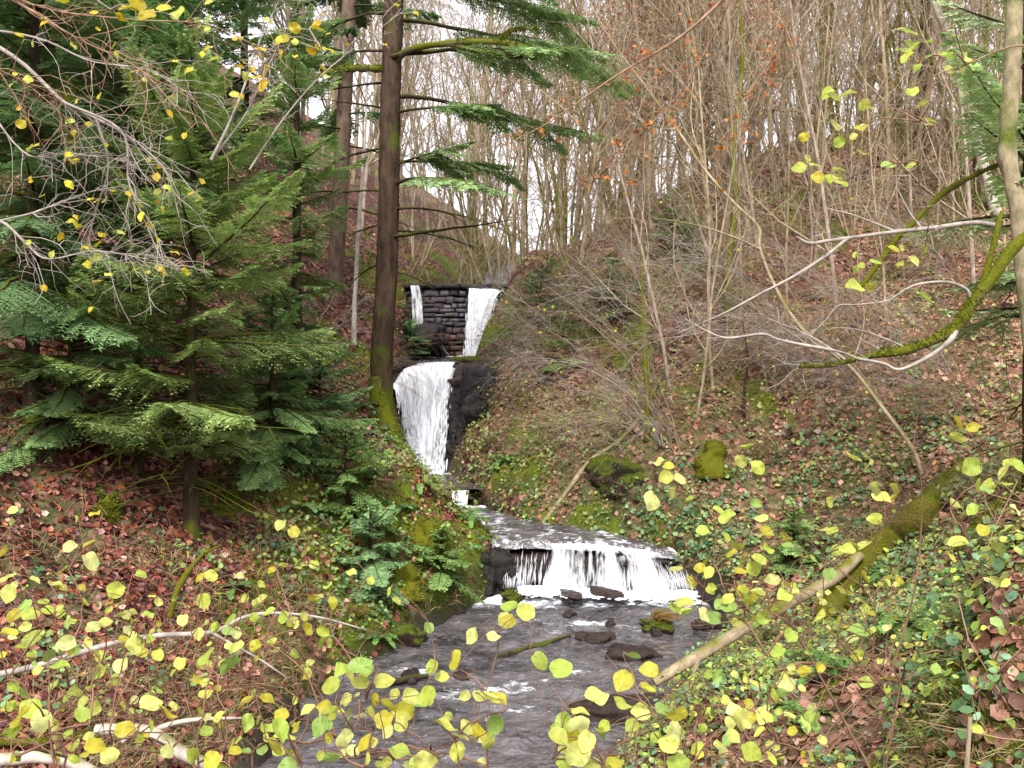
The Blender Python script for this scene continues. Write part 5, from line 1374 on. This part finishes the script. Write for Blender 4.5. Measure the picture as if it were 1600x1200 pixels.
for i, (px, py, L) in enumerate([(500, 720, .5), (545, 690, .5), (590, 745, .5), (560, 810, .5), (620, 800, .45), (660, 760, .4), (610, 860, .45), (520, 850, .45), (460, 800, .45), (650, 880, .4), (700, 880, .35), (480, 660, .5), (560, 640, .45)]):
    fern('green fern on the mossy bank left of the stream', hit(px, py), 730 + i, 9, L, srgb('#86a85c') if i % 2 else srgb('#6c9458'), 'ferns on the mossy left bank')
def grass_clump(label, loc, seed, n, L, cols, lean=(0, 0), w=.004):
    rng = np.random.default_rng(seed); a = rng.uniform(0, 6.28, n); r = rng.uniform(0, .06, n)
    base = np.stack([r * np.cos(a), r * np.sin(a), 0 * a], -1); d = unit(np.stack([np.cos(a) * .5 + lean[0], np.sin(a) * .5 + lean[1], 1 + 0 * a], -1) + rng.normal(0, .2, (n, 3)))
    ll = L * rng.uniform(.5, 1.1, n); g = Geo()
    rhombs(g, base, d, unit(np.cross(d, rng.normal(0, 1, (n, 3)))), ll, np.full(n, w), np.array([srgb(c) for c in cols])[rng.integers(len(cols), size=n)] * rng.uniform(.7, 1.3, (n, 1)), np.stack([lean[0] * ll * .6 + d[:, 0] * ll * .4, 0 * ll, -ll * .45], -1))
    o = g.build('grass_clump', M_herb); o.location = [float(v) for v in loc]; return tag(o, label, 'grass')
P = pix(1025, 978, 12.4); rock('stone', 'stone carrying the grass clump in midstream', 'rock', P, (.2, .13, .09), 61, M_mrock, 0, 0, srgb('#33251f'))
grass_clump('straw-coloured grass clump standing on a stone in midstream', P + (0, 0, .06), 1, 260, .34, ['#a07a40', '#8a6a38', '#6f7a30', '#b08a50'], (.55, 0))
grass_clump('dry grass tuft on the left shore', hit(555, 965), 2, 220, .38, ['#a0904c', '#7d8040', '#8f7a44'], (.1, -.2))
grass_clump('green grass tuft at the near right bank corner', hit(1450, 1165), 3, 120, .22, ['#6f8a3c', '#8fa04c'], (0, -.1), .003)

# ------------------------------------------------------------------ hazel saplings with yellow-green leaves, close to the camera
def hazel_leaves(g, P, N, A, size, col, rng):
    """Roundish, toothed, slightly cupped leaves; P = leaf base, A = direction base to tip."""
    n = len(P); k = 40
    N = unit(N); A = unit(A - N * (A * N).sum(-1, keepdims=True)); B = np.cross(N, A)
    a = np.linspace(0, 2 * math.pi, k, endpoint=False)
    rad = 1 + .018 * np.where(np.arange(k) % 2, 1, -1) + .12 * np.maximum(0, np.cos(a)) ** 24 - .12 * np.maximum(0, -np.cos(a)) ** 30 + .02 * np.cos(5 * a + 1)
    lx, ly = .5 + .5 * rad * np.cos(a), .46 * rad * np.sin(a)
    cup = rng.uniform(-.25, .35, (n, 1)); wave = rng.uniform(.02, .10, (n, 1)); ph = rng.uniform(0, 6.28, (n, 1)); fold = rng.uniform(0, .28, (n, 1)); droop = rng.uniform(-.1, .5, (n, 1))
    asp = rng.uniform(.85, 1.08, (n, 1))
    def ring(f):
        x = .5 + (lx - .5) * f; y = ly * f * asp
        z = cup * (f ** 2) * .5 + fold * np.abs(y) + wave * f * np.sin(3 * a + ph) - droop * x ** 2
        return P[:, None] + size[:, None, None] * (x[None, :, None] * A[:, None] + y[:, :, None] * B[:, None] + z[:, :, None] * N[:, None])
    R1, R2 = ring(1.0), ring(.55)
    Cc = P + size[:, None] * (.5 * A + (-droop * .25) * N)
    V = np.concatenate([R1, R2, Cc[:, None]], 1)
    i = np.arange(k); j = (i + 1) % k
    F4 = np.stack([i, j, k + j, k + i], -1); F3 = np.stack([k + i, k + j, np.full(k, 2 * k)], -1)
    o = np.arange(n)[:, None, None] * (2 * k + 1)
    edge = np.concatenate([np.where(rng.uniform(0, 1, (n, k, 1)) < .10, .7, 1.0), np.where(np.arange(k) % 4 == 0, 1.05, np.where(np.arange(k) % 2, .93, .97))[None, :, None] * np.where(rng.uniform(0, 1, (n, k, 1)) < .04, .6, 1), np.ones((n, 1, 1)) * 1.05], 1)
    cc = col[:, None] * edge
    g.add(V.reshape(-1, 3), [(F4[None] + o).reshape(-1, 4), (F3[None] + o).reshape(-1, 3)], cc.reshape(-1, 3))

def cloud(n, boxes, dep, seed, lo=.7, hi=1.2):
    r = np.random.default_rng(seed); out = []
    for i in range(n):
        x0, y0, x1, y1 = boxes[r.integers(len(boxes))]; out.append((r.uniform(x0, x1), r.uniform(y0, y1), dep + r.uniform(-.5, .5), r.uniform(lo, hi)))
    return out
HCOL = np.array([srgb(c) for c in ('#c6d05c', '#bccb50', '#d2d866', '#b0c855', '#ccc848', '#d8dc78', '#a0c060', '#c6bc3c', '#d3d876', '#dce08c', '#b8ca58')])
def hazel(name, label, leaves, root, seed, sizes=(.042, .062), mat=None, group=None, cols=None, face=(0, -.5, .7), stem_r=.006, jit=.0, root_r=None):
    """leaves: (px, py, depth, size factor). Every leaf hangs on a twig that runs back to the root."""
    rng = np.random.default_rng(seed); root = np.array(root, float)
    L = np.array([pix(a, b, d) for a, b, d, s in leaves]); sf = np.array([s for *_, s in leaves]); n = len(L)
    size = rng.uniform(*sizes, n) * sf
    N = unit(np.array(face) + rng.normal(0, .48, (n, 3)))
    A = rng.normal(0, 1, (n, 3)) * (1, .6, .5) + (0, 0, -.35)
    A = unit(A - N * (A * N).sum(-1, keepdims=True))
    base = L - A * size[:, None] * .5
    th = thing(name, label, 'shrub', root, group)
    order = np.argsort(np.linalg.norm(base - root, axis=1))
    nodes = [root]; par = [-1]; sg, lg, pg = Geo(), Geo(), Geo(); segs = []
    for i in order:
        p = base[i] - A[i] * size[i] * .18
        nd = np.array(nodes); dd = np.linalg.norm(nd - p, axis=1); rd = np.linalg.norm(nd - root, axis=1); rp = np.linalg.norm(p - root)
        cost = dd + .30 * rd + 3 * np.maximum(0, nd[:, 2] - p[2] - .03) + 1e3 * (rd > rp)
        j = int(np.argmin(cost)); nodes.append(p); par.append(j); segs.append((j, len(nodes) - 1))
    load = np.ones(len(nodes))
    for j, i in reversed(segs): load[j] += load[i]
    for j, i in segs:
        a, b = nodes[j], nodes[i]; ln = np.linalg.norm(b - a)
        mids = [a + (b - a) * t + rng.normal(0, .03 * ln, 3) + UP * .06 * ln * math.sin(math.pi * t) for t in (.33, .66)]
        r0_, r1_ = (.0012 * load[j] ** .42, .0011 * load[i] ** .42)
        if par[j] < 0 and root_r: r0_ = root_r
        Q = spline([a, *mids, b], 9); V, F = tube_arrays(Q - root, np.linspace(min(r0_, stem_r), min(r1_, stem_r), 9), 5); sg.add(V, F)
    for i in range(n):
        V, F = tube_arrays(np.array([base[i] - A[i] * size[i] * .18, base[i] - A[i] * size[i] * .08 + N[i] * .003, base[i]]) - root, [.0012, .001, .001], 3); sg.add(V, F)
    c = (cols if cols is not None else HCOL)[rng.integers(len(cols if cols is not None else HCOL), size=n)] * rng.uniform(.70, 1.0, (n, 1))
    hazel_leaves(lg, base - root, N, A, size, c, rng)
    sg.build('stems', mat or M_shoot, th, True); lg.build('leaves', M_leaf, th, True)
    return th

NEAR = '''20 797,19 815 1.1,117 812,149 804,109 855 1.2,140 845,142 873 1.4,96 890 1.2,96 918,136 939 .9,180 922 1.1,191 955 1.2,189 942,231 959 1.2,164 974,219 895 .8,318 938 1.2,310 902 .8,293 865 .6,374 900 .7,360 967 .9,285 967 1.1,310 990,210 1009 1.4,196 999 1.2,245 1020 1.2,322 1024 1.3,359 1034 1.5,366 1009 1.2,311 1060 1.2,282 1037 1.1,322 1085,234 1098 1.3,262 1111 1.4,344 1119,385 1095 1.3,129 1117 1.2,194 1139 1.2,66 1126 1.3,35 1120 1.5,49 1109 1.4,21 1072,77 1025 1.1,91 1038 1.3,150 1021,154 1049 1.1,189 1039 1.3,49 997 1.2,14 990 1.1,21 960,38 944 1.1,14 927 1.1,7 861 1,14 899,388 1126 1.1,171 1181 1.3,147 1165 1.2,304 1182 1.2,332 1188 1.2,261 1174,49 958 1.1,105 1004 1.1,111 1015 1.1,196 1196 1.1,438 817,459 830,522 849 .9,478 862 .9,464 876 .8,475 881 .8,442 883 .8,493 881 .7,549 894 .9,577 905 .9,607 921 .9,620 937 .8,521 939 .9,421 956 .8,591 972 .8,463 976 .8,478 984 1.2,505 986,505 1001,669 981 .9,536 1039,564 1041 1.4,575 1051 1.2,517 1071 1.3,543 1051 1.2,563 1069 1.3,599 1064 1.2,584 1094 1.2,606 1102,599 1125 1.2,631 1111 1.4,640 1090 1.2,667 1088 1.3,629 1132 1.2,675 1041 1.3,708 1030 1.3,741 994 1.1,771 996 1.1,692 1056 .9,788 967 1.1,796 951 1.1,753 1088 1.3,778 1090 1.3,766 1093 1.3,696 1136 1.3,720 1151 1,750 1147 1.5,776 1130 1.4,764 1160 1.1,519 1115 1.1,500 1133 1.1,482 1105 .9,508 1100 .9,437 1139 1.5,421 1139 1.4,428 1160 1.5,452 1147 1.4,417 1091 1.1,538 1153 1.3,571 1160 1.1,606 1142 .9,624 1175 1.5,519 1186,573 1186 .8,664 1188 1.2,715 1175,400 1009,400 943 .8,452 1195 1.1,844 1031 1.4,876 1044 1.5,822 955 1.6,795 968 1.2,987 1027 1.4,1017 1045 1.3,975 1062 1.6,1011 1079 1.5,931 1090 1.4,972 1097 1.4,905 1111 1.2,882 1129 1.5,935 1145 1.5,902 1136 1.4,917 1157 1.2,872 1150 1.1,893 1154 1.1,902 1179 1.5,1002 1112 1.3,1036 1106 1.2,1060 1117 1.4,1056 1142 1.4,1007 1159 1.4,1045 1164 1.2,1077 1127 1.2,1117 1109 1.3,1152 1107 1.2,1155 1120 1.1,1145 1150 1,1174 1175 1.6,1070 1182 1.2,960 1189 1.2,1060 1196 1.3,1120 1057 .9,882 1191 1.2,927 1197 1.2'''
def parse(txt, dep):
    out = []
    for s in txt.replace('\n', ',').split(','):
        v = s.split()
        if len(v) >= 2:
            a, b = float(v[0]), float(v[1]); out.append((a, b, dep(a, b), float(v[2]) if len(v) > 2 else 1.0))
    return out
rl = np.random.default_rng(33)
near = parse(NEAR, lambda a, b: 2.85 + max(0, (1130 - b)) * .0035 + rl.uniform(-.25, .25))
cuts = [(-1, 60), (60, 165), (165, 275), (275, 400), (400, 500), (500, 600), (600, 690), (690, 800), (800, 860), (860, 960), (960, 1062), (1062, 1300)]
labs = ['yellow-leaved hazel shoot cut by the left edge of the picture', 'tall hazel shoot with two large leaves standing on the leafy left ground', 'hazel spray with drooping leaves over the long whitish branch', 'hazel with a pair of green round leaves before the young fir',
        'thin reddish hazel stem with small leaves below the fir fronds', 'hazel cluster of crowded yellow leaves at the left water edge', 'hazel spray hanging over the left riffle', 'hazel sapling with a starry leaf cluster in front of the stream',
        'hazel twig bearing two round leaves and one big lobed leaf over midstream', 'hazel with pale leaf heap in front of the dark overhung rock', 'hazel sapling topped by a round green leaf in front of the fallen pole', 'leafy hazel spreading over the herbs right of the stream']
for i, (a, b) in enumerate(cuts):
    lv = [q for q in near if a <= q[0] < b]
    cx = np.mean([q[0] for q in lv]); y0 = min(q[2] for q in lv) - .1
    x0 = (cx - 800) / FPX * y0; hz = float(height(x0, y0))
    hazel('hazel_sapling', labs[i], lv, (x0, y0, min(hz, pix(cx, 1260, y0)[2])), 800 + i)
for i, (boxes, n, dep, rt, lab) in enumerate([
    ([(0, 900, 130, 1190)], 60, 3.9, (60, 3.7), 'loose low hazel growth behind the shoot at the left edge'), ([(130, 930, 330, 1190)], 64, 4.0, (230, 3.8), 'loose low hazel growth around the long whitish branch'),
    ([(330, 880, 520, 1190)], 64, 4.0, (430, 3.8), 'loose low hazel growth between the litter and the left water edge'), ([(500, 1080, 760, 1200)], 36, 3.4, (640, 3.3), 'low hazel leaves along the bottom edge before the stream'),
    ([(1080, 1040, 1290, 1190)], 50, 3.7, (1180, 3.6), 'loose hazel leaves over the herbs near the bottom right'), ([(1180, 900, 1420, 1060)], 46, 4.6, (1300, 4.5), 'loose hazel leaves hanging before the mossy log foot'), ([(860, 1120, 1100, 1200)], 18, 3.3, (980, 3.2), 'low hazel leaves in front of the bottom litter bank')]):
    x0 = (rt[0] - 800) / FPX * rt[1]
    hazel('hazel_sapling', lab, cloud(n, boxes, dep, 70 + i, .6, 1.1), (x0, rt[1], min(float(height(x0, rt[1])), pix(0, 1260, rt[1])[2])), 870 + i)
MID = '''1029 721,1046 727,1040 746,1062 748,1050 770,1020 781 1.4,1080 782,1180 788,1190 807,1124 796 1.2,1136 810 1.2,1162 807,1098 828,1136 838,1132 849,1152 856,1160 872,1142 864,1196 832 1.2,1228 838,1230 852,1200 858,1186 872,1156 891,1100 880,1094 888,1108 894,1056 889,1078 911,1112 920,1178 887,1208 904,1228 928,1160 924,1186 928,1170 936,1256 868,1272 872,1055 949,1069 941 1.2,1076 957 1.2,1101 959,1121 962 1.2,1127 945,1141 949,1139 934,1152 971,1079 912,1112 920,1159 924,1172 935,1185 927,1192 966,1207 948,1235 993,1214 1018 1.2,1168 696,1158 720,1186 730'''
MID2 = '''1284 828,1302 831,1308 860 1.2,1326 858,1336 848,1352 854,1332 716 1.3,1354 726 1.2,1368 764 1.2,1376 774 1.2,1396 764,1400 778,1370 810,1296 785,1352 900,1316 922,1296 896,1279 962 1.3,1294 971 1.2,1315 978,1347 981 1.4,1406 967,1256 1048,1333 1000,1228 1070 1.2,1354 1065'''
MID3 = '''1500 660 1.2,1520 668,1494 682,1518 729 1.4,1568 736 1.2,1578 723,1592 730 1.2,1570 754 1.3,1550 756 1.2,1542 765,1528 756,1520 796,1588 796,1490 788,1498 846 1.4,1488 868,1536 828'''
lv = parse(MID, lambda a, b: 4.1 + rl.uniform(-.3, .3)); hazel('hazel_sapling', 'slender hazel reaching left with small yellow leaves in front of the ivy', lv, on_ground(2.05, 4.6, -.05), 830, (.055, .07), root_r=.008)
lv = parse(MID2, lambda a, b: 4.4 + rl.uniform(-.3, .3)); hazel('hazel_sapling', 'hazel with yellow leaves beside the broken end of the mossy log', lv, on_ground(2.25, 4.9, -.05), 831, (.055, .072), root_r=.008)
lv = parse(MID3, lambda a, b: 4.6 + rl.uniform(-.3, .3)); hazel('hazel_sapling', 'hazel sprig with yellow green leaves by the bright mossy stem', lv, on_ground(2.75, 5.3, -.05), 832, (.06, .075), root_r=.007)
# dark upright shoots in front of the right bank
limb_thing('sapling', 'long thin dark shoot rising in front of the right bank herbs', 'tree', [(1385, 1075, 5.0, 0.0065), (1405, 1010, 5.0, 0.0065), (1425, 940, 5.0, 0.0059), (1437, 860, 5.0, 0.0052), (1440, 760, 5.0, 0.0039), (1428, 700, 5.0, 0.0026), (1435, 640, 5.0, 0.0013)], M_shoot, 71, .1, 6)
limb_thing('sapling', 'forked brown shoot before the mossy log', 'tree', [(1360, 1090, 5.0, 0.0072), (1364, 1020, 5.0, 0.0072), (1367, 960, 5.0, 0.0065), (1366, 925, 5.0, 0.0059)], M_shoot, 72, .1, 6,
           extra=[[(1366, 925, 5.0, 0.0046), (1330, 905, 5.0, 0.0039), (1295, 875, 5.0, 0.0033), (1255, 835, 5.0, 0.0026), (1215, 795, 5.0, 0.0013)], [(1366, 925, 5.0, 0.0033), (1400, 890, 5.0, 0.0026), (1450, 840, 5.0, 0.0013)]])
limb_thing('sapling', 'bare straw-coloured cut stick in the lower right litter', 'stick', [(1508, 1230, 3.9, .010), (1512, 1180, 3.9, .010), (1516, 1120, 3.9, .009)], M_tan, 73, .08, 6)

# overhanging twigs, upper left and right
GOLD = np.array([srgb(c) for c in ('#d6cf3a', '#c8b92c', '#d9b62c', '#c6cf58')])
hazel('overhanging_branch', 'twig with bright golden leaves dipping in at the top left', [(205, 10, 3.2, 1.2), (190, 25, 3.2, 1), (215, 3, 3.2, 1.1), (230, 22, 3.2, 1), (258, 10, 3.2, .9), (276, 18, 3.2, 1), (100, -10, 3.2, 1), (140, -25, 3.2, 1), (310, -20, 3.3, .9)], pix(60, -160, 3.2), 850, (.055, .07), M_ptwig, None, GOLD, root_r=.006)
hazel('overhanging_branch', 'long thin branch with scattered yellow leaves across the upper left', cloud(26, [(280, 30, 420, 140), (400, 20, 520, 120)], 5.2, 5), pix(560, -140, 5.2), 851, (.05, .07), M_ptwig, None, GOLD, root_r=.009)
hazel('overhanging_branch', 'yellow green leafed branch hanging at the upper right', cloud(62, [(1250, 130, 1460, 290), (1330, 380, 1450, 460), (1400, 40, 1520, 110), (1250, 190, 1360, 290)], 6.0, 6, .6, 1.4), pix(1680, 60, 6.0), 852, (.06, .085), M_twig, None, HCOL, root_r=.012)
def drape(label, root_px, ends, seed, dep, mat, nl, cols, boxes, r=.012, fine=16):
    """A bough from outside the picture that breaks into hanging bare twigs."""
    rng = np.random.default_rng(seed); root = pix(*root_px, dep); th = thing('overhanging_branch', label, 'branch', root); sg, tg, lg = Geo(), Geo(), Geo(); tips = []
    for e in ends:
        Q = spline([pix(a, b, dep + dz) for a, b, dz in e], 22) - root; V, F = tube_arrays(Q, np.linspace(r if e is ends[0] else r * .6, .002, 22), 6); sg.add(V, F)
        for j in range(fine):
            k = rng.integers(5, 21); d = unit(Q[min(k + 1, 21)] - Q[k - 1]); L = rng.uniform(.12, .5)
            v = unit(d + rng.normal(0, .55, 3)); P = [Q[k]]
            for s in range(6): v = unit(v + rng.normal(0, .2, 3) - UP * .08); P.append(P[-1] + v * L / 6)
            P = np.array(P); V, F = tube_arrays(P, np.linspace(.003, .0013, 7), 4); tg.add(V, F); tips.append(P)
            for q in range(3):
                m = rng.integers(1, 6); v = unit(P[m] - P[m - 1] + rng.normal(0, .5, 3)); R_ = [P[m]]
                for s in range(4): v = unit(v + rng.normal(0, .25, 3) - UP * .1); R_.append(R_[-1] + v * L * .1)
                V, F = tube_arrays(np.array(R_), np.linspace(.002, .001, 5), 3); tg.add(V, F); tips.append(np.array(R_))
    B = np.array([tips[rng.integers(len(tips))][-rng.integers(1, 3)] for _ in range(nl)])
    N = unit(np.array([0, -.5, .6]) + rng.normal(0, .5, (nl, 3))); A = rng.normal(0, 1, (nl, 3)) - UP * .6
    hazel_leaves(lg, B, N, A, rng.uniform(.03, .055, nl), cols[rng.integers(len(cols), size=nl)] * rng.uniform(.8, 1.15, (nl, 1)), rng)
    merge(sg, tg).build('bough', mat, th, True); lg.build('leaves', M_leaf, th, True); return th
drape('hanging tangle of pale bare twigs with small yellow leaves before the left slope', (-60, 40), [
    [(-60, 40, 0), (30, 95, 0), (100, 160, 0), (150, 185, 0), (210, 220, 0), (260, 270, 0), (280, 340, 0)], [(-60, 40, 0), (60, 60, .1), (140, 95, .2), (230, 110, .2), (300, 150, .2)],
    [(100, 160, 0), (190, 205, -.1), (200, 280, -.1), (215, 320, -.1), (250, 400, -.1)], [(-60, 40, 0), (-20, 160, .1), (40, 240, 0), (100, 240, 0), (200, 250, 0)],
    [(150, 185, 0), (170, 260, 0), (150, 330, .1), (145, 390, .1), (240, 400, .1), (300, 430, .1)]], 860, 5.0, M_ptwig, 70, GOLD, None, .014, 22)
drape('low pale branch with crooked twigs coming in from the left edge', (-80, 320), [
    [(-80, 320, 0), (0, 345, 0), (40, 380, 0), (75, 405, 0), (150, 392, 0), (230, 405, 0)], [(0, 345, 0), (60, 330, .1), (140, 300, .1), (200, 290, .1)]], 861, 4.8, M_ptwig, 22, GOLD, None, .010, 16)
drape('two crossing whitish stems rising past the young fir top', (300, 300), [
    [(330, 250, 0), (355, 200, 0), (380, 140, 0), (395, 90, 0), (420, 35, 0), (450, -30, 0)], [(330, 250, 0), (380, 185, .1), (410, 125, .1), (440, 60, .1), (480, -20, .1)], [(390, 265, .2), (440, 190, .2), (495, 125, .2), (560, 70, .2), (640, 10, .2)]], 862, 6.5, M_ptwig, 26, GOLD, None, .014, 12)
drape('fine bare twigs sweeping across the top left corner', (-100, -60), [
    [(-100, -60, 0), (20, 0, 0), (120, 60, 0), (220, 110, 0), (300, 200, 0)], [(-100, -60, 0), (60, 10, .2), (200, 30, .2), (330, 40, .2), (430, 90, .2)], [(-100, -60, 0), (-40, 80, 0), (40, 130, .1), (110, 190, .1)]], 863, 4.6, M_twig, 16, GOLD, None, .010, 20)
drape('brown-leaved beech twigs hanging across the upper middle of the sky', (1250, -120), [
    [(1250, -120, 0), (1150, -20, 0), (1060, 60, 0), (960, 120, 0), (860, 190, 0), (800, 220, 0)], [(1150, -20, 0), (1080, 120, .2), (1010, 200, .2), (930, 260, .2)], [(1250, -120, 0), (1220, 60, .2), (1160, 160, .2), (1120, 260, .2)]], 864, 8.5, M_twig, 240, np.array([srgb('#b5703a'), srgb('#a05c2c'), srgb('#c58848')]), None, .02, 26)
# reddish bramble canes low in the foreground
for i, (px, py, L, az, lab) in enumerate([(80, 1130, 1.3, .2, 'reddish bramble canes in the lower left litter'), (330, 1090, 1.2, .4, 'reddish bramble canes arching behind the thick pale bough'), (1180, 1120, 1.1, 2.8, 'fine reddish canes over the near right herbs'), (1300, 1000, 1.2, 2.9, 'thin bramble canes beneath the mossy log end'),
                                          (420, 1020, 1.0, .3, 'thin bramble canes on the left shore'), (1480, 830, 1.3, W_, 'brown canes tangled over the earth bank top')]):
    whip_shrub(lab, hit(px, py), 900 + i, 12, L, az, .9, M_shoot, .004, .7, .6, 6, srgb('#8fa04c'), 26, .045, name='bramble', thin=.002, sub=2)
